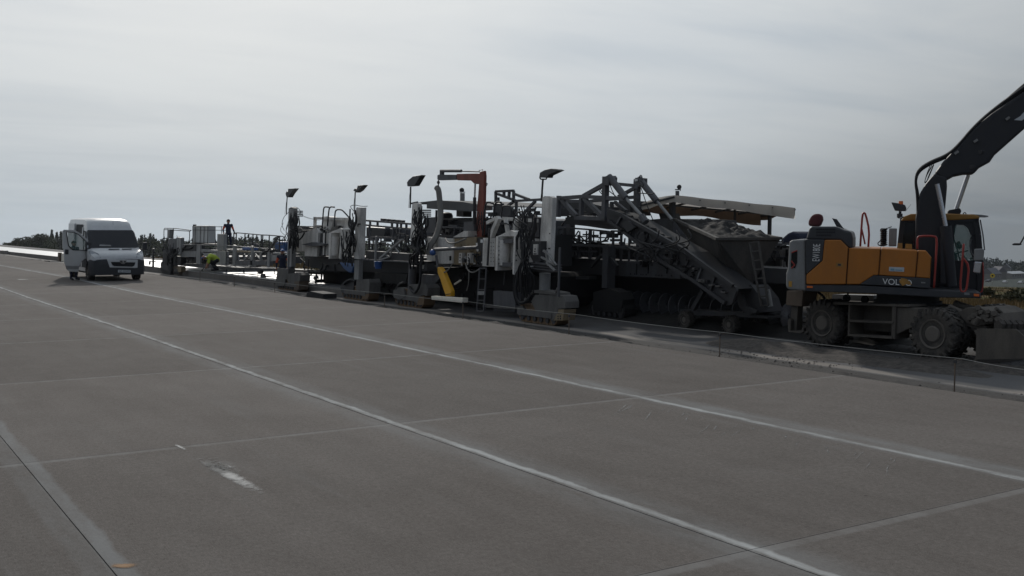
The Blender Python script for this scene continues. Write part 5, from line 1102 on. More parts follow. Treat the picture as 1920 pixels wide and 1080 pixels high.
MB().P(T3+1.6, .8, [(1160, 376), (1182, 377), (1181, 404), (1160, 398)]).build('power_pack', 'dark_steel', sp)
# conveyor: two side plates, belt, idlers, braces
def conv(X, nm):
    pl = MB().P(X, .07, [(1138, 392), (1160, 400), (1280, 466), (1378, 538), (1381, 545), (1372, 570), (1364, 573), (1297, 524), (1243, 492), (1160, 428), (1138, 414)]).build('conveyor_side', 'dark_steel', sp)
    m = MB(); m.Rb(.09, [(1140, 394, X-.05), (1163, 402, X-.05), (1280, 467, X-.05), (1374, 536, X-.05)]); m.Rb(.09, [(1142, 414, X-.05), (1160, 427, X-.05), (1243, 491, X-.05), (1297, 523, X-.05), (1360, 568, X-.05)]); m.build('conveyor_rail', 'dark_steel', pl)
    for k in range(8):
        t = k/8; x, y = 1165+t*200, 404+t*130; MB().Rb(.05, [(x, y+2, X-.04), (x-12+t*4, y+23+t*8, X-.04)]).build('rib', 'grey_steel' if k % 3 == 0 else 'dark_steel', pl)
conv(SXP-.7, 0); conv(SXP+.35, 0)
m = MB(); m.P(SXP-.62, .95, [(1140, 398), (1160, 406), (1278, 472), (1372, 542), (1368, 548), (1276, 480), (1160, 413), (1140, 404)]); m.build('conveyor_belt', 'black_rubber', sp)
m = MB()
r = random.Random(9)
for k in range(26):
    t = k/25; x, y = 1150+t*120, 398+t*66; m.P(SXP-.5+r.random()*.5, .25, [(x-7, y+5), (x-3-r.random()*3, y-2-5*r.random()), (x+5, y-1-4*r.random()), (x+9, y+8)])
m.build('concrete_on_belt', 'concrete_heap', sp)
r = random.Random(12)
for k in range(40):
    t = r.random(); x, y = 1160+t*205+r.uniform(-4, 4), 408+t*136+r.uniform(-2, 24)
    MB().B(SXP-.80, .1, x, y, x+r.uniform(2, 9), y+r.uniform(1.5, 6)).build('caked_lump', r.choice(['shade_black', 'dark_steel', 'caked_steel']), sp)
tangle(sp, 1170, 1290, 430, 500, SXP-.85, 9, 51, .012, .025, dx=.1, sway=12)
m = MB(); m.T(.02, [(1250, 462, SXP-.9), (1262, 478, SXP-.9), (1256, 487, SXP-.9), (1246, 482, SXP-.9)], 6, 2); m.P(SXP-.85, .1, [(1164, 418), (1177, 414), (1190, 426), (1176, 436)]); builds(m, 'roller_bracket', 'dark_steel', sp)
# hopper: inverted pyramid full of concrete
hx = SXP+.1
pA, pB, pC = W(1262, 410, hx+1.6), W(1345, 448, hx-.3), W(1464, 447, hx+1.2)
pD = Vector((pC.x+1.1, pC.y+1.9, pC.z+.1))
lo = [W(1372, 528, hx+.4), W(1410, 534, hx+.7)]; lo += [lo[1]+Vector((.5, .6, 0)), lo[0]+Vector((.3, .8, 0))]
m = MB(); top = [pA, pB, pC, pD]; bot = [lo[3], lo[0], lo[1], lo[2]]
m.add(top+bot, [[0, 4, 5, 1], [1, 5, 6, 2], [2, 6, 7, 3], [3, 7, 4, 0], [4, 7, 6, 5]])
q = [p.lerp(sum(top, Vector())/4, .04) - Vector((0, 0, .03)) for p in top]; m.add(q+[p+Vector((0, 0, .04)) for p in bot], [[1, 5, 4, 0], [2, 6, 5, 1], [3, 7, 6, 2], [0, 4, 7, 3]])
hop = m.build('hopper', 'hopper_steel', sp)
m = MB()
for a, b_ in zip(top, top[1:]+top[:1]): m.bar(a, b_, .09, .07)
m.bar(pB, lo[0], .05); m.build('hopper_rim', 'hopper_steel', hop)
# concrete heap in hopper
m = MB(); n = 44; vs = []
for j in range(n+1):
    for i in range(n+1):
        u, v = i/n, j/n; b0 = (pA.lerp(pB, u)).lerp(pD.lerp(pC, u), v)
        e = (1-abs(2*u-1)**3)*(1-abs(2*v-1)**3); h_ = e*(.26*(1-u)*(.55+.45*v) + .10) + .12*noise.noise(b0*2.6)*e + .10*noise.noise(b0*7)*e + .05*noise.noise(b0*17)*e - .06
        vs.append(b0+Vector((0, 0, h_)))
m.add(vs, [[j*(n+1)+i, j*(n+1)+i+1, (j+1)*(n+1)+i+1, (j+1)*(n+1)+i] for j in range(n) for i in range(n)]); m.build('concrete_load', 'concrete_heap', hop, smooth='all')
ladder(hop, (1406, 455), (1422, 453), (1427, 573), (1441, 572), 8, hx-.1, 'hopper_steel', .022)
MB().P(hx+.1, .05, [(1435, 545), (1441, 542), (1447, 574), (1440, 576)]).build('ladder_foot', 'light_steel', hop)
m = MB(); m.P(hx, .6, [(1378, 536), (1408, 534), (1428, 560), (1436, 585), (1400, 590), (1385, 575)]); m.Rb(.08, [(1386, 540, hx-.1), (1398, 575, hx-.1), (1420, 585, hx-.1)]); m.build('hopper_frame', 'dark_steel', hop)
m = MB(); m.Rb(.12, [(1320, 545, hx), (1300, 580, hx)]); m.P(hx+.1, .5, [(1275, 580), (1390, 586), (1440, 592), (1440, 597), (1380, 594), (1275, 590)]); m.build('dolly_frame', 'dark_steel', sp)
for x, y in ((1282, 597), (1366, 599)):
    c = W(x, y, hx-.1); c.z = lane_z(c.y)+.24; tyre_wheel(sp, c, .245, .2, name='dolly_wheel', twin=False, lugs=18); tyre_wheel(sp, c+Vector((.9, 0, 0)), .245, .2, name='dolly_wheel', twin=False, lugs=18)
# auger: helical flights on a shaft
ya, yb = W(1185, 545, SXP+1.2).y, W(1475, 560, SXP+1.2).y; ax, zc = SXP+1.25, lane_z(20)+.42
MB().tube([Vector((ax, ya+1, zc)), Vector((ax, yb-1, zc))], .09, 12).build('auger_shaft', 'dark_steel', sp, smooth=True)
m = MB(); R0, pitch = .38, .42; y = max(ya, yb)+.3; y_end = min(ya, yb)-.3; prev = None; k = 0
while y > y_end:
    t = k*math.pi/10; y -= pitch/20; k += 1; e = Vector((math.cos(t), 0, math.sin(t))); c = Vector((ax, y, zc)); cur = [c+e*.08, c+e*R0, c+e*R0+Vector((0, .025, 0))]
    if prev: m.add(prev+cur, [[0, 1, 4, 3], [1, 2, 5, 4], [2, 0, 3, 5]])
    prev = cur
m.build('auger_flight', 'grey_steel', sp)
MB().P(SXP+2.2, .1, [(1060, 515), (1490, 530), (1490, 620), (1060, 606)]).build('spreading_plate', 'dark_steel', sp)
# legs, crawlers of the spreader, posts and rails on its deck
MB().P(SXP+.4, .3, [(1130, 462), (1140, 462), (1138, 540), (1128, 540)]).build('leg_column', 'grey_steel', sp)
m = MB(); m.Rb(.09, [(1108, 500, SXP+.5), (1128, 478, SXP+.5)]); m.Rb(.09, [(1142, 480, SXP+.5), (1158, 500, SXP+.5)]); m.B(SXP+.4, .3, 1080, 518, 1104, 524); builds(m, 'leg_brace', 'dark_steel', sp)
crawler(sp, 1105, 1172, 568, 600, X=SXP+.2, depth=.45, belt='shade_black', hood_mat='shade_black', hood=[('track_hood', .45, [(1112, 548), (1140, 540), (1160, 548), (1168, 562), (1164, 585), (1112, 580)], 'shade_black')])
m = MB()
for x, y0, y1, w in ((1058, 425, 482, .07), (1070, 418, 482, .20), (1085, 440, 484, .06), (1107, 430, 486, .08), (1150, 432, 489, .06), (1165, 440, 490, .06), (1180, 445, 491, .05), (1195, 440, 491, .05), (1210, 450, 492, .05), (1228, 455, 492, .05)): m.Rb(w, [(x, y0, SXP+.9), (x-1, y1, SXP+.9)])
builds(m, 'deck_post', 'grey_steel', sp)
m = MB(); m.Rb(.05, [(1046, 426, SXP+.7), (1100, 430, SXP+.7), (1140, 434, SXP+.7)]); m.Rb(.07, [(1044, 458, SXP+.7), (1120, 461, SXP+.7), (1250, 470, SXP+.7)]); m.Rb(.05, [(1044, 470, SXP+.8), (1120, 472, SXP+.8)]); m.build('deck_rail', 'grey_steel', sp)
MB().P(SXP-.2, .5, [(1060, 409), (1086, 404), (1140, 411), (1160, 427), (1140, 430), (1100, 424), (1060, 420)]).build('transfer_chute', 'dark_steel', sp)
MB().P(T3+1.6, .8, [(1046, 379), (1088, 377), (1135, 388), (1134, 405), (1046, 404)]).build('belt_cover', 'dark_steel', sp)
m = MB(); m.P(SXP+2.0, 1.5, [(1050, 462), (1058, 461), (1058, 482), (1050, 482)]); m.P(SXP+2.2, 1.5, [(1086, 463), (1108, 458), (1112, 482), (1086, 482)]); m.P(SXP+2.4, 1.8, [(1120, 456), (1180, 460), (1300, 476), (1300, 495), (1118, 484)]); m.P(SXP+2.0, 2.0, [(1215, 412), (1262, 414), (1284, 470), (1284, 492), (1240, 470)]); m.build('engine_housing', 'dark_steel', sp)
tangle(sp, 1050, 1140, 430, 480, SXP+1.1, 14, 52, .01, .03, sway=10)
r = random.Random(77)
for k in range(46):
    x, y = r.uniform(1046, 1240), r.uniform(428, 478); y = max(y, 428+(x-1140)*.35); w, h_ = r.uniform(2, 9), r.uniform(2, 9)
    MB().B(SXP+.95+r.random()*1.8, r.uniform(.1, .5), x, y, x+w, y+h_).build('machine_part', r.choice(['dark_steel', 'dark_steel', 'grey_steel', 'shade_black']), sp)
m = MB()
for k in range(7): x = 1048+k*13; m.Rb(.035, [(x, 430+r.uniform(0, 6), SXP+1.6), (x+r.uniform(-3, 3), 482, SXP+1.6)])
m.Rb(.035, [(1046, 441, SXP+1.6), (1140, 446, SXP+1.6)]); m.Rb(.03, [(1046, 449, SXP+1.7), (1140, 453, SXP+1.7)]); builds(m, 'walkway_rail', 'dark_steel', sp)
MB().P(SXP+1.8, 2.6, [(1215, 412), (1240, 410), (1262, 412), (1262, 440), (1225, 436)]).build('side_box', 'grey_steel', sp)
MB().P(SXP+3.2, 3.0, [(1430, 466), (1490, 468), (1490, 505), (1420, 502)]).build('rear_housing', 'dark_steel', sp); MB().P(SXP+3.0, .5, [(1452, 461), (1464, 461), (1463, 482), (1450, 481)]).build('rear_cabinet', 'light_steel', sp)
m = MB(); m.Rb(.05, [(1455, 457, SXP+2.8), (1492, 458, SXP+2.8)]); m.Rb(.05, [(1440, 482, SXP+2.8), (1492, 484, SXP+2.8)]); m.build('rear_rail', 'grey_steel', sp)
cv = MB().P(SXP+2.8, .8, [(1462, 449), (1476, 437), (1484, 434), (1494, 437), (1499, 448), (1492, 462), (1464, 458)]).build('covered_bundle', 'navy_cloth', bevel=.08); tag(cv, 'dark blue covered bundle behind the excavator counterweight', 'bundle')
# white canopy
cX = SXP+1.4
A = W(1264, 366, cX); Bc = W(1203, 381.5, cX); dC = ray(1491, 389.4); C_ = Vector((A.y*dC.x/dC.y, A.y, CAM_H+dC.z*A.y/dC.y))
Dc = Bc + (C_-A); Dc.z = min(Dc.z, Bc.z)+.02
m = MB(); n = 14; vs = []
for j in range(5):
    for i in range(n+1):
        u, v = i/n, j/4; p = A.lerp(C_, u).lerp(Bc.lerp(Dc, u), v); p.z += .05*math.sin(math.pi*v) - .03*abs(math.sin(u*math.pi*4))*math.sin(math.pi*v) + (.008*math.sin(u*17) if j in (0, 4) else 0); vs.append(p)
m.add(vs, [[j*(n+1)+i, j*(n+1)+i+1, (j+1)*(n+1)+i+1, (j+1)*(n+1)+i] for j in range(4) for i in range(n)])
can = m.build('canopy', 'canvas_roof', sp, smooth='all')
m = MB()
def valance(a, b_, h0, h1, mb, wob=.03):
    prev = None
    for k in range(15):
        t = k/14; p = a.lerp(b_, t); p.z += .008*math.sin(t*17); q = p-Vector((0, 0, h0+(h1-h0)*t+wob*math.sin(t*9))); cur = [p, q]
        if prev: mb.add([prev[0], prev[1], q, p], [[0, 1, 2, 3]])
        prev = cur
valance(A, C_, .20, .34, m, .02); valance(Bc, A, .20, .18, m, .008); m.build('canopy_fascia', 'canvas_white', can, smooth='all')
m = MB(); valance(Bc, Dc, .22, .34, m, .05); valance(Dc, C_, .2, .2, m); m.build('canopy_back_valance', 'canvas_tan', can, smooth='all')
m = MB()
for k in range(6): t = k/5; m.bar(A.lerp(C_, t)-Vector((0, 0, .06)), Bc.lerp(Dc, t)-Vector((0, 0, .06)), .05)
for t in (.25, .75): m.bar(A.lerp(Bc, t)-Vector((0, 0, .06)), C_.lerp(Dc, t)-Vector((0, 0, .06)), .05)
m.build('canopy_rib', 'dark_steel', can)
m = MB(); m.Rb(.10, [(1263, 374, cX+.2), (1262, 412, cX+.2)]); m.Rb(.06, [(1257, 380, cX+.6), (1256, 430, cX+.6)]); m.build('canopy_post', 'dark_steel', can)
pR = C_.lerp(A, .16)+Vector((0, .3, -.1))
m = MB(); m.bar(pR, pR+Vector((0, 0, -1.05)), .09); m.bar(pR+Vector((.12, .1, -.35)), pR+Vector((.12, .1, -1.05)), .05); m.box(pR+Vector((-.1, 0, -.08)), (.35, .15, .16)); pL = C_.lerp(A, .36)+Vector((0, .8, -.1)); m.bar(pL, pL+Vector((0, 0, -.9)), .06); m.build('canopy_post', 'dark_steel', can)
MB().P(cX+.6, .5, [(1235, 400), (1250, 400), (1253, 410), (1238, 411)]).build('work_lamp', 'charcoal', sp)
m = MB(); m.T(.06, [(1270, 372, cX+1.0), (1270, 358, cX+1.0)], 12); m.lathe(W(1270, 356.5, cX+1.0), (0, 0, 1), [(0, .075), (.03, .075)], 12); m.build('exhaust_pipe', 'grey_steel', sp); 
m = MB(); m.lathe(W(1273.5, 350.5, cX+1.0), (.6, .8, .35), [(-.01, .07), (.01, .07)], 14); m.Rb(.02, [(1275.5, 358, cX+1), (1276, 352, cX+1)]); m.build('rain_flap', 'dark_steel', sp)
clutter(sp, (1170, 440, 1290, 500), SXP+.5, SXP+1.8, 40, 209, ('shade_black', 'dark_steel', 'grey_steel')); clutter(sp, (1435, 450, 1490, 500), SXP+2.4, SXP+3.0, 22, 211); clutter(sp, (1046, 385, 1135, 408), SXP+.0, SXP+.9, 26, 212)
# concrete lying in front of the mould of the big paver
mound('concrete_windrow', 'dark windrow of placed concrete under the spreader', 'concrete', Vector((SXP+3.2, 22.5, 0)), 3.2, 8.0, .55, 'concrete_heap', 8.2)
# ---------- curing and texturing machine, farthest of the train
cm = thing('curing_machine', Vector((18.5, 56.0, lane_z(56))), 'light grey curing machine with bridge frame, railings and platform, far left', 'curing machine')
C0 = TX+.2
crawler(cm, 301, 321, 492, 515, X=C0, depth=.4, belt='dark_steel', hood_mat='dark_steel', shoes=20); crawler(cm, 325, 336, 498, 514.5, X=C0+.1, depth=.4, belt='brown_steel', hood_mat='dark_steel', shoes=16)
MB().P(C0+.1, .3, [(306, 468), (323, 467), (322, 495), (304, 496)]).build('leg_housing', 'dark_steel', cm); MB().P(C0+.15, .3, [(326, 480), (340, 482), (338, 498), (324, 498)]).build('leg_housing', 'dark_steel', cm)
MB().P(C0-.1, .25, [(333, 500), (340, 500), (339, 510), (333, 510)]).build('end_block', 'tan_steel', cm)
tangle(cm, 303, 335, 455, 500, C0, 12, 61, .015, .04, sway=4)
MB().P(C0+.2, .3, [(315, 448), (331, 447), (331, 467), (314, 466)]).build('control_box', 'grey_steel', cm); MB().P(C0+.2, .2, [(331.5, 445), (339, 446), (338.5, 477), (331, 477)]).build('end_panel', 'light_steel', cm)
m = MB()
for pts in ([(307, 462), (307.5, 430), (309, 428), (330, 428.3), (358.6, 432)], [(314.7, 429), (314, 450)], [(325, 429), (324.6, 448)], [(355, 455), (355.6, 434), (358.6, 432)], [(307, 447), (325, 446)], [(309, 430.5), (356, 433.5)]): m.T(.022, [(*p, C0+.6) for p in pts], 6)
m.build('guard_rail', 'dark_steel', cm)
MB().P(C0+.5, .25, [(314, 430), (318.5, 430), (317, 447), (313.6, 447)]).build('rail_panel', 'light_steel', cm)
frame = [('beam', [(339, 471), (368, 471), (367, 482), (338.6, 481.5)], 'light_steel', .3), ('frame_post', [(368.5, 459), (375.5, 459.5), (374.5, 495), (367.6, 494)], 'light_steel', .25), ('beam', [(376.7, 467), (406, 469), (406, 473), (376.7, 472)], 'light_steel', .3), ('beam', [(381, 474), (406, 475), (405, 483), (388, 482)], 'light_steel', .3), ('cabinet', [(407.5, 438.5), (419.6, 438.8), (418.8, 469), (406.8, 468.6)], 'light_steel', .5), ('cabinet', [(406.4, 470.4), (423.6, 471), (422.8, 497), (405.8, 496)], 'light_steel', .5), ('frame_post', [(436.5, 459), (441.7, 460), (440.8, 499.5), (435.6, 499)], 'light_steel', .2), ('frame_post', [(470.2, 461), (473.5, 461.5), (472.6, 500), (469.4, 500)], 'light_steel', .2), ('frame_post', [(501.4, 473), (504.4, 473), (503.4, 501), (500.6, 501)], 'light_steel', .2), ('engine_bay', [(345, 458), (367, 459), (367, 470.5), (345, 470.5)], 'dark_steel', 1.5), ('platform_beam', [(338, 494), (372, 495), (420, 500), (450, 502), (522, 504), (600, 508), (600, 511), (522, 508), (450, 506), (420, 505), (372, 502), (338, 498)], 'dark_steel', .8), ('lower_beam', [(441, 497), (472, 498.5), (472, 500), (441, 499)], 'light_steel', .1), ('top_beam', [(441, 461), (472, 462.5), (472, 464), (441, 462.6)], 'light_steel', .1), ('top_beam', [(473.5, 470.5), (491, 472), (491, 474), (473.5, 473)], 'light_steel', .1), ('top_beam', [(444, 470), (470, 471.5), (470, 474), (444, 472.6)], 'tan_steel', .3), ('top_beam', [(512, 473), (560, 475), (560, 478), (512, 476)], 'light_steel', .2), ('bottom_pan', [(443, 488), (500, 489), (500, 498), (443, 497)], 'grey_steel', .6), ('inner_box', [(510, 478), (518, 478), (518, 489), (510, 489)], 'light_steel', .2)]
for nm, pts, mt, d in frame: MB().P(C0+.3, d*.35 if nm != 'platform_beam' else d, pts).build(nm, mt, cm)
MB().P(C0+1.3, 5, [(338, 480), (406, 482), (406, 496), (338, 494)]).build('under_frame', 'dark_steel', cm)
m = MB(); m.Rb(.03, [(338, 458.4, C0+.25), (370, 458.8, C0+.25), (437, 461, C0+.25), (500, 466, C0+.25)]); m.build('front_rail', 'light_steel', cm)
m = MB()
for a, b_ in (((377, 472), (390, 486)), ((450, 497), (446, 476)), ((458, 488), (470, 476)), ((459, 476), (458, 492)), ((476, 473), (490, 489)), ((478, 472), (476, 490)), ((491, 474), (490, 495)), ((440, 480), (449, 472)), ((466, 478), (472, 489)), ((488, 476), (488, 488)), ((509, 476), (509, 490)), ((446, 468), (445, 486))): m.Rb(.06, [(*a, C0+.5), (*b_, C0+.5)])
builds(m, 'truss_brace', 'light_steel', cm)
ladder(cm, (424.5, 469), (435.5, 469.5), (423.5, 496), (434.5, 497), 5, C0+.3, 'dark_steel', .016)
rp = [(437.8, 437), (446, 436.6), (490, 440.5), (505, 441), (531, 443.3)]
m = MB(); m.T(.026, [(*p, C0+1.0) for p in rp], 6)
for x, y in ((438.5, 437), (443.3, 437), (459.4, 438), (474.4, 439), (490, 440.4), (492.8, 441), (505, 441.4), (524.4, 443)): m.Rb(.045, [(x, y, C0+1.0), (x-.6, y+25, C0+1.0)])
m.T(.016, [(443, 453.5, C0+1.0), (490, 456.5, C0+1.0), (531, 459, C0+1.0)], 6); m.Rb(.07, [(522, 444, C0+1.0), (500, 474, C0+1.0)]); m.build('guard_rail', 'dark_steel', cm)
m = MB(); m.T(.06, [(474, 462, C0+1.2), (476, 458.6, C0+1.2), (480, 457.4, C0+1.2), (484, 460, C0+1.2), (486, 465, C0+1.2)], 8, 1); m.P(C0+1.2, .5, [(490, 466), (510, 468), (512, 476), (490, 474)]); m.build('hose_reel', 'dark_steel', cm)
tangle(cm, 486, 515, 464, 480, C0+.8, 8, 62, .015, .04, sway=6); tangle(cm, 340, 368, 458, 472, C0+.5, 6, 63, .02, .05, sway=10)
m = MB(); m.Rb(.01, [(483.3, 505, C0+.2), (483.3, 521, C0+.2)]); m.P(C0+.2, .2, [(482, 506), (487, 507), (486, 513), (482.5, 512)]); m.Rb(.05, [(490, 506, C0+.2), (490, 516, C0+.2)]); m.P(C0+.1, .15, [(489, 514.5), (491.5, 514.5), (493.8, 520), (492, 521), (488.4, 521), (488, 519)]); m.Rb(.03, [(515, 508, C0+.4), (514.4, 513, C0+.4)]); m.Rb(.03, [(595, 511, C0+.4), (589, 525, C0+.4)]); m.Rb(.03, [(584, 510, C0+.4), (583, 516, C0+.4)]); m.P(C0+.1, .15, [(588, 518), (590.5, 518), (592, 523), (587, 523)]); builds(m, 'plumb_weight', 'dark_steel', cm)
m = MB(); m.P(C0+1.5, .3, [(420, 511), (450, 512.6), (520, 513.6), (600, 517), (600, 518), (520, 514.8), (450, 513.8), (420, 512.4)]); m.build('drag_bar', 'dark_steel', cm)
clutter(cm, (342, 460, 404, 490), C0+.5, C0+1.3, 34, 213, ('dark_steel', 'grey_steel', 'light_steel')); clutter(cm, (442, 470, 516, 494), C0+.5, C0+1.5, 36, 214, ('dark_steel', 'grey_steel', 'light_steel'))
# sensor stand at its left end
m = MB(); xx = C0-.2; m.Rb(.10, [(288, 466, xx), (287, 500, xx)]); m.Rb(.05, [(285, 476, xx), (302, 476, xx)]); m.Rb(.05, [(280, 490, xx), (292, 490.4, xx)]); m.Rb(.09, [(281, 490, xx), (280.5, 496, xx)]); m.build('sensor_stand', 'dark_steel', cm)
# tarps, tank on the machine
ib = thing('liquid_tank', W(381, 457, C0+1.0), 'white plastic liquid tank in a bar cage on the curing machine', 'tank')
MB().P(C0+1.0, 1.0, [(360, 424), (374, 422.8), (391, 423), (391.5, 456.6), (361, 455)], xr=404).build('tank_body', 'tank_plastic', ib, bevel=.06)
m = MB(); m.lathe(W(365, 422.5, C0+1.4), (0, 0, 1), [(-.05, .10), (.05, .10)], 12); m.build('tank_cap', 'dark_steel', ib)
for x in (361, 365.5, 375, 382, 389): MB().T(.018, [(x+.8, 424, C0+.96), (x, 456.6, C0+.96)], 6).build('cage_bar', 'dark_steel', ib)
a0 = W(391.5, 424, C0+.96)
for k in (1, 2, 3):
    MB().tube([a0+Vector((.35*k, -.02, 0)), a0+Vector((.35*k, -.02, -1.0))], .018, 6).build('cage_bar', 'dark_steel', ib)
m = MB()
for y in (424.5, 431, 455.5): m.T(.016, [(360.5, y, C0+.95), (391.4, y+.6, C0+.95)], 6); e_ = W(391.4, y+.6, C0+.95); m.tube([e_, e_+Vector((1.05, 0, 0))], .016, 6)
m.build('cage_hoop', 'dark_steel', ib)
MB().P(C0+.98, 1.05, [(358, 456), (391.5, 457.6), (391.3, 461), (358, 459.5)]).build('pallet', 'dark_steel', ib)
t1 = MB().P(C0+.8, .4, [(451.5, 465), (458, 463.5), (470, 463.4), (470, 469.5), (455, 468.8)]).build('blue_sheet', 'blue_plastic', bevel=.04); tag(t1, 'bright blue plastic sheet lying on the curing machine frame', 'sheet')
t2 = MB().P(C0+1.6, .6, [(514, 458), (520, 452.5), (525.5, 453.5), (527, 470), (521, 474), (516, 470)]).build('blue_sheet', 'blue_tarp', bevel=.06); tag(t2, 'darker blue sheet draped behind the right railing of the curing machine', 'sheet')
t3 = MB().T(.02, [(518, 452, C0+1.5), (520, 450.5, C0+1.5), (525, 452, C0+1.5)], 6).build('white_strap', 'text_white'); tag(t3, 'thin white strap on top of the draped blue sheet', 'strap')
# far end of the new slab
for (x, y, lab) in ((60, 487, 'black weight lying left on the far edge of the new slab'), (88, 489.5, 'black weight lying right on the far edge of the new slab')):
    o = MB().P(14.2, .5, [(x-6, y-1.2), (x+5, y-.6), (x+6, y+1.6), (x-4, y+.8)]).build('slab_weight', 'black_rubber'); tag(o, lab, 'weight')
o = MB().P(SX0-.25, .2, [(108.5, 473.5), (111.5, 473.8), (111, 494), (107.8, 493)]).build('form_board', 'brown_steel'); tag(o, 'upright brown form board left of the open van door', 'board')
o = MB().P(SX0-.1, 1.2, [(112, 474.8), (120, 475.4), (120, 496), (111.6, 494.6)]).build('end_block', 'cream_board'); tag(o, 'pale concrete end block just left of the open van door', 'block')
o = MB().P(SX0-.35, .3, [(0, 469.5), (3, 470), (10, 470), (11, 478.5), (0, 477)]).build('form_block', 'slab_side'); tag(o, 'small brown form block at the left edge of the picture', 'block')
# mirror arm reaching in at the right edge
ma = thing('mirror_post', G(1975, 760, -0.38), 'small black mirror on a cranked arm at the right edge', 'mirror')
mx = G(1975, 760, -.38).x
m = MB(); m.tube([Vector((mx, G(1975, 760, -.38).y, -.38)), W(1972, 436, mx)], .03, 8); m.build('post', 'dark_steel', ma)
MB().T(.012, [(1972, 438, mx), (1930, 440, mx), (1921, 443, mx), (1913, 457, mx), (1909, 459, mx)], 8).build('arm', 'black_rubber', ma)
MB().P(mx-.05, .10, [(1897, 457.5), (1901, 455.8), (1908, 456), (1910, 458.5), (1906, 460), (1898, 460)]).build('mirror_head', 'black_rubber', ma, bevel=.01)
# ------------------------------------------------------------------ people
def person(loc, rz, J, cols, label, cat='person', hair='hair', cap=None, scale=1.0):
    """J: joints; cols: material per body region; one remeshed body"""
    V = {k: Vector(v) for k, v in J.items()}
    segs = []
    def S(reg, a, b_, r0, r1): segs.append((reg, Vector(a), Vector(b_), r0, r1))
    S('torso', V['pelvis'], V['belly'], .155, .15); S('torso', V['belly'], V['chest'], .15, .165)
    S('torso', V['chest']+(V['shl']-V['chest'])*.55, V['shl'], .11, .085); S('torso', V['chest']+(V['shr']-V['chest'])*.55, V['shr'], .11, .085)
    S('torso', V['chest'], V['neck'], .14, .075); S('skin', V['neck'], V['head'], .058, .062)
    hd = (V['head']-V['neck']).normalized(); fwd = Vector(J.get('look', (0, -1, 0))).normalized(); side = fwd.cross(hd).normalized()
    hc = V['head']+hd*.075
    S('skin', hc-hd*.045+fwd*.02, hc+hd*.04, .082, .098); S('skin', hc-hd*.075+fwd*.045, hc-hd*.07+fwd*.05, .05, .05); S('skin', hc-hd*.01+fwd*.09, hc-hd*.035+fwd*.112, .012, .018)
    for s in (1, -1): S('skin', hc+side*.09*s-hd*.02, hc+side*.098*s+hd*.02, .018, .02)
    for s in ('l', 'r'):
        S('sleeve', V['sh'+s], V['el'+s], .072, .056); S('forearm', V['el'+s], V['wr'+s], .055, .042)
        d = (V['wr'+s]-V['el'+s]).normalized(); pb = V['wr'+s]+d*.09; out = d.orthogonal().normalized() if abs(d.z) > .9 else d.cross(Vector((0, 0, 1))).normalized()
        S('skin', V['wr'+s], pb, .034, .042); bend = d.cross(out).normalized()*(-1 if s == 'l' else 1)
        for k, ln in enumerate((.066, .078, .072, .056)):
            o_ = out*(-.033+.022*k); S('skin', pb+o_, pb+o_+d*ln*.55+bend*.008, .0125, .0115); S('skin', pb+o_+d*ln*.55+bend*.008, pb+o_+d*ln+bend*.035, .0115, .010)
        S('skin', V['wr'+s]+d*.03-out*.03, V['wr'+s]+d*.06-out*.062, .015, .013); S('skin', V['wr'+s]+d*.06-out*.062, V['wr'+s]+d*.095-out*.06+bend*.015, .013, .011)
        S('leg', V['hip'+s], V['kn'+s], .098, .068); S('leg', V['kn'+s], V['an'+s], .070, .052); S('leg', V['pelvis'], V['hip'+s], .13, .10)
        S('shoe', V['an'+s]+Vector((0, 0, -.02)), V['to'+s], .052, .042)
    mb = MB()
    for reg, a, b_, r0, r1 in segs:
        mb.sphere(a, r0, 12); mb.sphere(b_, r1, 12)
        if (b_-a).length > 1e-4: mb.tube([a, b_], [r0, r1], 12)
    me = bpy.data.meshes.new('body'); me.from_pydata(mb.v, [], mb.f)
    o = bpy.data.objects.new('person', me); col.objects.link(o)
    md = o.modifiers.new('r', 'REMESH'); md.mode = 'VOXEL'; md.voxel_size = .014; ms = o.modifiers.new('s', 'SMOOTH'); ms.iterations = 3; ms.factor = .4
    dg = bpy.context.evaluated_depsgraph_get(); m2 = bpy.data.meshes.new_from_object(o.evaluated_get(dg)); o.modifiers.clear(); o.data = m2; bpy.data.meshes.remove(me)
    names = ['torso', 'sleeve', 'forearm', 'leg', 'skin', 'shoe', 'back']
    m2.materials.clear()
    for nm in names: m2.materials.append(MATS[cols.get(nm, cols.get('torso'))])
    idx = []
    A_ = np.array([s[1] for s in segs]); B_ = np.array([s[2] for s in segs]); D_ = B_-A_; LL = np.maximum((D_**2).sum(1), 1e-9); rad = np.array([(s[3]+s[4])/2 for s in segs])
    for p in m2.polygons:
        c = np.array(p.center); t = np.clip(((c-A_)*D_).sum(1)/LL, 0, 1); dist = np.linalg.norm(A_+D_*t[:, None]-c, axis=1)-rad
        idx.append(names.index(segs[int(dist.argmin())][0]))
    for p_, i_ in zip(m2.polygons, idx): p_.material_index = i_
    m2.shade_smooth(); m2.name = 'person'
    o.location = loc; o.rotation_euler.z = rz; o.scale = (scale,)*3; tag(o, label, cat)
    # hair or cap
    mb = MB(); n = 16; q = Matrix((side, -fwd, hd)).transposed()
    vs = []; rows = 6
    for i in range(rows+1):
        t = (math.pi*.58)*i/rows
        for k in range(n):
            a = 2*math.pi*k/n; v = Vector((.104*math.sin(t)*math.cos(a), .114*math.sin(t)*math.sin(a), .116*math.cos(t)))
            if i == rows and math.sin(a) < 0: v = Vector((v.x, v.y, .05))
            vs.append(hc+hd*.018+q @ v)
    mb.add(vs, [[i*n+k, (i+1)*n+k, (i+1)*n+(k+1) % n, i*n+(k+1) % n] for i in range(rows) for k in range(n)])
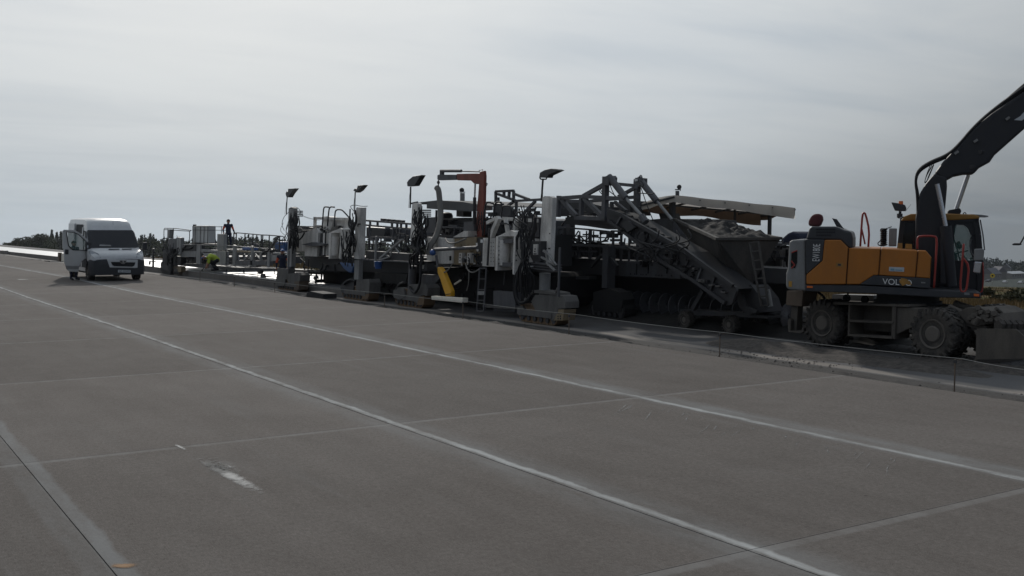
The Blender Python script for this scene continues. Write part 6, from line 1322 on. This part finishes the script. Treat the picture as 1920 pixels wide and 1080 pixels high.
    if cap: mb.prism([hc+hd*.06+fwd*.09+side*.07, hc+hd*.06+fwd*.09-side*.07, hc+hd*.05+fwd*.17-side*.045, hc+hd*.05+fwd*.17+side*.045], hd*.012)
    h_ = mb.build('cap' if cap else 'hair', cap or hair, None, smooth='all'); h_.parent = o
    return o
ST = dict(pelvis=(0, 0, .96), belly=(0, 0, 1.12), chest=(0, .01, 1.32), neck=(0, 0, 1.48), head=(0, -.015, 1.56), shl=(.19, 0, 1.41), shr=(-.19, 0, 1.41), ell=(.29, .02, 1.15), elr=(-.30, .02, 1.15), wrl=(.33, -.12, .98), wrr=(-.31, -.16, 1.0), hipl=(.10, 0, .90), hipr=(-.10, 0, .90), knl=(.12, -.02, .49), knr=(-.12, -.02, .49), anl=(.13, .02, .09), anr=(-.13, .02, .09), tol=(.15, -.16, .045), tor=(-.15, -.16, .045))
f1 = W(428.5, 466, C0+1.7)
NAVY = dict(torso='navy_cloth', sleeve='orange_cloth', forearm='navy_cloth', leg='navy_cloth', skin='skin', shoe='black_cloth')
dd = math.atan2(f1.x, f1.y)
person(f1-Vector((0, 0, .02)), -dd+.15, ST, NAVY, 'person in navy overalls with orange sleeves standing on the curing machine platform', scale=.92)
m = MB(); m.box(f1+Vector((.25, 0, -.06)), (1.3, 1.0, .06)); m.build('platform', 'grey_steel', cm); 
m = MB(); m.bar(f1+Vector((0, .4, -.08)), f1+Vector((0, .4, -1.3)), .08); m.bar(f1+Vector((.7, -.4, -.08)), f1+Vector((.7, -.4, -1.3)), .08); builds(m, 'platform_leg', 'dark_steel', cm)
# bending worker in yellow vest: leans to the left, head low, one foot down
BE = dict(pelvis=(.20, 0, .56), belly=(.08, 0, .68), chest=(-.10, 0, .72), neck=(-.25, 0, .66), head=(-.34, -.03, .67), look=(-.75, -.35, -.55), shl=(-.15, -.17, .70), shr=(-.15, .17, .70), ell=(-.18, -.22, .44), elr=(-.24, .20, .44), wrl=(-.24, -.10, .24), wrr=(-.30, .14, .26), hipl=(.22, -.10, .52), hipr=(.22, .10, .52), knl=(-.04, -.15, .40), knr=(.0, .15, .38), anl=(.12, -.12, .09), anr=(.26, .12, .09), tol=(-.05, -.13, .045), tor=(.10, .13, .045))
f2 = W(399, 508, C0-.35); 
person(Vector((f2.x, f2.y, f2.z)), -dd, BE, dict(torso='hiviz_yellow', sleeve='hiviz_yellow', forearm='skin', leg='black_cloth', skin='skin', shoe='black_cloth'), 'person in yellow vest and blue cap bending over beside the new slab', cap='blue_plastic')
f3 = W(530, 508, C0+.25); f3.z = W(530, 471, C0+.25).z-1.66*.93
S3 = dict(ST); S3.update(ell=(.27, .02, 1.15), elr=(-.28, .02, 1.14), wrl=(.26, -.10, .92), wrr=(-.28, -.05, .90))
person(f3, -dd-.2, S3, NAVY, 'person in navy and orange workwear with blue cap, half hidden by the paver column', cap='blue_plastic', scale=.93)
f4 = Vector((9.0, DY+.45, road_z(DY)))
S4 = dict(ST); S4.update(wrl=(.30, -.22, 1.10), wrr=(-.26, -.2, 1.12))
person(f4, .4, S4, dict(torso='navy_cloth', sleeve='navy_cloth', forearm='skin', leg='navy_cloth', skin='skin', shoe='black_cloth'), 'person in dark clothes standing behind the open van door', scale=.97)
# ------------------------------------------------------------------ trees and far things
def leaf_crown(mb, c, rx, rz, n, r, conifer=False, size=.5):
    for _ in range(n):
        if conifer:
            t = r.random()**.75; z = rz*(1-t)*2-rz; rad = rx*t*(.35+.65*r.random()); a = r.uniform(0, 6.283); p = Vector((math.cos(a)*rad, math.sin(a)*rad, z))
        else:
            v = Vector((r.gauss(0, 1), r.gauss(0, 1), r.gauss(0, 1))).normalized(); k = .55+.45*r.random()
            k *= 1+.35*noise.noise(v*1.7+Vector((c.x, c.y, 0))); p = Vector((v.x*rx*k, v.y*rx*k, v.z*rz*k))
        s = size*(.5+r.random()); u = Vector((r.gauss(0, 1), r.gauss(0, 1), r.gauss(0, 1))).normalized(); w = u.orthogonal().normalized()*s; u2 = u.cross(w).normalized()*s*.7
        q = c+p; mb.add([q-w-u2*.4, q+u2, q+w-u2*.3], [[0, 1, 2]])
def tree(px, base, top, dist, label, kind, seed, width=1.0):
    r = random.Random(seed); b_ = Wd(px, base, dist); t_ = Wd(px, top, dist); H = t_.z-b_.z; b_.z = min(b_.z, terrain_z(b_.x, b_.y)+1.0)
    H = t_.z-b_.z
    o = thing('pine_tree' if kind == 'leaf_pine' else 'broadleaf_tree', b_, label, 'tree', 'trees beyond the pavement')
    MB().tube([b_-Vector((0, 0, .5)), b_+Vector((.1, 0, H*.45)), b_+Vector((.2, .1, H*.85))], [H*.028, H*.02, H*.006], 7).build('trunk', 'bark', o)
    m = MB()
    if kind == 'leaf_pine': leaf_crown(m, b_+Vector((0, 0, H*.56)), H*.22*width, H*.46, 520, r, True, H*.055)
    else:
        for k in range(10): leaf_crown(m, b_+Vector((r.uniform(-.32, .32)*H*width, r.uniform(-.25, .25)*H, H*(.22+.62*r.random()))), H*.24*width, H*.19, 170, r, False, H*.05)
    m.build('crown', kind, o); return o
left = [(8, 470, 455, 640, 'leaf_pine', 1, 'small dark tree at the far left edge'), (17, 471, 454, 560, 'leaf_green', 1.4, 'low round tree second from the left edge'), (28, 472, 446, 540, 'leaf_olive', 1.0, 'thin pale tree sticking out above its neighbours at left'), (38, 472, 447.5, 520, 'leaf_olive', 1.3, 'olive tree right of the thin pale one'), (48, 472, 443, 520, 'leaf_green', 1.2, 'rounded tree left of the broad tree'), (60, 473, 438.5, 500, 'leaf_olive', 1.4, 'broad olive tree in the middle of the left clump'), (72, 473, 438, 500, 'leaf_green', 1.3, 'dense green tree right of the broad olive tree'), (84, 473, 437, 560, 'leaf_green', 1.2, 'green tree left of the tall spruce'), (98, 473, 432.5, 600, 'leaf_pine', 1.2, 'tallest dark spruce left of the van door'), (107, 473, 436, 620, 'leaf_pine', 1.1, 'dark spruce between tall spruce and van door'), (115, 473, 435, 620, 'leaf_pine', 1.1, 'dark spruce just touching the van door'), (122, 473, 434.5, 620, 'leaf_pine', 1.1, 'dark spruce seen through the van door glass')]
for i, (px, b_, t_, d, k, w_, lab) in enumerate(left): tree(px, b_, t_, d, lab, k, i+3, w_)
def woodland(name, label, xs_, base, topf, dist, n, kind, seed, hh=11, spread=60):
    r = random.Random(seed); m = MB()
    for i in range(n):
        px = r.uniform(*xs_); d = dist+r.uniform(-spread, spread); t_ = Wd(px, topf(px)+r.uniform(-2.5, 4.5), d); H = hh*r.uniform(.8, 1.2); con = r.random() < .55
        c = t_-Vector((0, 0, H*.5)); m.m = 0 if con else 1
        if con: leaf_crown(m, c, H*.20, H*.5, 90, r, True, H*.07)
        else: leaf_crown(m, c, H*.30, H*.42, 90, r, False, H*.075)
        t2 = Wd(px, base, d)
        if t2.z < c.z-H*.4:   # fill below with more foliage of trees standing in front
            for k in range(3): leaf_crown(m, Vector((c.x, c.y, t2.z+(c.z-t2.z)*(k+.3)/3)), H*.30, H*.25, 26, r, False, H*.10)
    o = m.build(name, ['leaf_pine', kind]); o['kind'] = 'stuff'; return tag(o, label, 'woodland')
woodland('far_wood', 'dark far woodland behind the van and the curing machine', (250, 420), 474, lambda x: 446 - 5*math.exp(-((x-285)/16)**2) + 2*math.sin(x*.11), 560, 120, 'leaf_green', 71)
woodland('far_wood', 'dark far woodland behind the platform railing and the pavers', (415, 800), 476, lambda x: 443 + (x-420)*.03 + 2*math.sin(x*.09), 560, 200, 'leaf_green', 72)
woodland('hill_wood', 'dark wooded hill on the right horizon beyond the excavator', (1460, 2000), 512, lambda x: 486 + 3*math.sin(x*.03) + (x-1850)*.012 - (7 if x < 1700 else 0)*0, 1500, 330, 'leaf_pine', 73, 22, 150)
# hill the wood stands on
m = MB(); pr_ = []
for k in range(41):
    px = 1380+k*18; pr_.append((Wd(px, 500+2*math.sin(px*.03), 1560), Wd(px, 540, 1150)))
vs = [p for a in pr_ for p in a]; m.add(vs, [[2*i+1, 2*i+3, 2*i+2, 2*i] for i in range(40)])
struct(m.build('hill', 'leaf_pine', smooth='all'))
# houses, cars, sign to the right
def house(px, py, w, h, d, dist, roof, wall, label, rz=.3, rh=.5):
    b_ = Wd(px, py, dist); o = thing('house', b_, label, 'building', 'far buildings at the right'); q = Matrix.Rotation(rz, 3, 'Z')
    P_ = lambda x, y, z: b_+q @ Vector((x, y, z))
    m = MB(); m.box(P_(0, 0, h/2-.5), (w, d, h+1), q); wl = m.build('wall', wall, o)
    e = .4; m = MB(); m.add([P_(-w/2-e, -d/2-e, h), P_(w/2+e, -d/2-e, h), P_(w/2+e, d/2+e, h), P_(-w/2-e, d/2+e, h), P_(-w/2-e, 0, h+d*rh), P_(w/2+e, 0, h+d*rh)], [[0, 1, 5, 4], [2, 3, 4, 5], [1, 2, 5], [3, 0, 4], [0, 3, 2, 1]]); m.build('roof', roof, o)
    n = max(2, int(w/4))
    for k in range(n): MB().box(P_(-w/2+w*(k+.5)/n, -d/2-.03, h*.55), (1.2, .08, 1.2), q).build('window', 'pane', o)
    return o
house(1858, 523, 16, 4, 9, 882, 'house_roof', 'house_wall', 'grey roofed far house just right of the excavator mirror', .2)
house(1872, 521, 9, 5, 8, 903, 'house_roof', 'house_wall', 'gabled far house behind the yellow sign', 1.2)
house(1898, 520, 26, 3.5, 12, 1008, 'hall_roof', 'house_wall', 'long low hall with pale roof on the right', .1, .15)
house(1886, 512, 12, 5, 9, 1176, 'house_roof', 'house_wall', 'small dark far house above the pale hall', .5)
house(1935, 520, 12, 5, 9, 903, 'red_roof', 'house_wall', 'red roofed far house at the right edge', .5)
def far_car(px, py, dist, mat, label, rz):
    b_ = Wd(px, py, dist); o = thing('parked_car', b_, label, 'car', 'far parked cars'); q = Matrix.Rotation(rz, 3, 'Z'); P_ = lambda x, y, z: b_+q @ Vector((x, y, z))
    m = MB(); pf = [(-2.1, .35), (-2.15, .8), (-1.3, .95), (-.8, 1.4), (.7, 1.45), (1.5, 1.0), (2.1, .9), (2.15, .4)]; m.prism([P_(x, -.85, z) for x, z in pf], q @ Vector((0, 1.7, 0))); m.build('body', mat, o)
    m = MB(); m.prism([P_(x, -.86, z) for x, z in ((-1.15, .98), (-.75, 1.33), (.6, 1.36), (1.25, 1.0))], q @ Vector((0, 1.72, 0))); m.build('window', 'pane', o)
    for x in (-1.35, 1.35):
        for y in (-.86, .66): MB().lathe(P_(x, y, .33), q @ Vector((0, 1, 0)), [(0, .33), (.2, .33)], 14).build('wheel', 'tyre', o)
far_car(1884, 531, 620, 'car_silver', 'silver far car on the right, left of the two', .3); far_car(1914, 532, 600, 'car_silver', 'pale far car at the right edge', .2); far_car(1853, 529, 640, 'car_dark', 'dark far car beside the excavator mirror', .2)
b_ = Wd(1861, 531, 260); sg = thing('round_sign', b_, 'round yellow road sign far away on the right', 'sign'); t_ = Wd(1861, 517, 260)
MB().tube([b_-Vector((0, 0, .6)), t_], .05, 6).build('pole', 'light_steel', sg); fd = (CAM-t_).normalized(); fd.z = 0; MB().lathe(t_, fd, [(0, .5), (.04, .5)], 20).build('disc', 'sign_yellow', sg); MB().lathe(t_+fd*.05, fd, [(0, .2), (.01, .2)], 12).build('symbol', 'hole_black', sg)
# field plants
def grass_stuff(name, label, gen, n, mat, h0, h1, seed):
    r = random.Random(seed); m = MB()
    for _ in range(n):
        x, y = gen(r); z = terrain_z(x, y)-.03; hgt = r.uniform(h0, h1); a = r.uniform(0, 6.28); w = hgt*.10; e = Vector((math.cos(a), math.sin(a), 0))*w; le = Vector((r.uniform(-.3, .3), r.uniform(-.3, .3), 1))*hgt; p = Vector((x, y, z))
        m.add([p-e, p+e, p+le], [[0, 1, 2]])
    o = m.build(name, mat); o['kind'] = 'stuff'; return tag(o, label, 'grass')
grass_stuff('dry_grass', 'dry orange brown grass of the field beyond the excavator', lambda r: (29.5+34*r.random()**1.3, 12+42*r.random()), 26000, 'dry_grass', .15, .5, 81)
grass_stuff('green_grass', 'greener weeds farther out in the field at the right', lambda r: (55+90*r.random(), 24+70*r.random()), 16000, 'green_grass', .12, .38, 82)
grass_stuff('field_edge_grass', 'brownish grass strip beyond the new slab at the far left', lambda r: (27+35*r.random(), 55+170*r.random()), 12000, 'dry_grass', .3, .8, 83)
for i, (px, py, s) in enumerate(((1895, 553, .8), (1872, 556, .5), (1914, 549, 1.0), (1850, 549, .6))):
    r = random.Random(90+i); p = Wd(px, py, 70+8*i); p.z = terrain_z(p.x, p.y); bs = thing('bush', p, ['wide dark bush in the field left of the frame edge', 'small low bush nearest the excavator blade', 'large bush cut by the right frame edge', 'little bush behind the excavator mirror'][i], 'bush', 'bushes in the field')
    MB().tube([p, p+Vector((0, 0, s*.4))], .04, 6).build('stem', 'bark', bs); m = MB(); leaf_crown(m, p+Vector((0, 0, s*.4)), s*.9, s*.5, 500, r, False, .16); m.build('foliage', 'leaf_olive', bs)

# ------------------------------------------------------------------ hazy air
hb = MB(); hb.box((900, 1400, -40), (4400, 5600, 130)); ho = hb.build('haze', 'string'); ho['kind'] = 'stuff'; tag(ho, 'thin pale haze filling the air over the whole airfield', 'haze')
mh = bpy.data.materials.new('haze_air'); mh.use_nodes = True; hn = mh.node_tree; hn.nodes.clear()
vo = hn.nodes.new('ShaderNodeVolumePrincipled'); vo.inputs['Density'].default_value = 0.000055; vo.inputs['Color'].default_value = (0.75, 0.82, 0.9, 1); vo.inputs['Anisotropy'].default_value = 0.72
hn.links.new(vo.outputs[0], hn.nodes.new('ShaderNodeOutputMaterial').inputs['Volume']); ho.data.materials.clear(); ho.data.materials.append(mh)
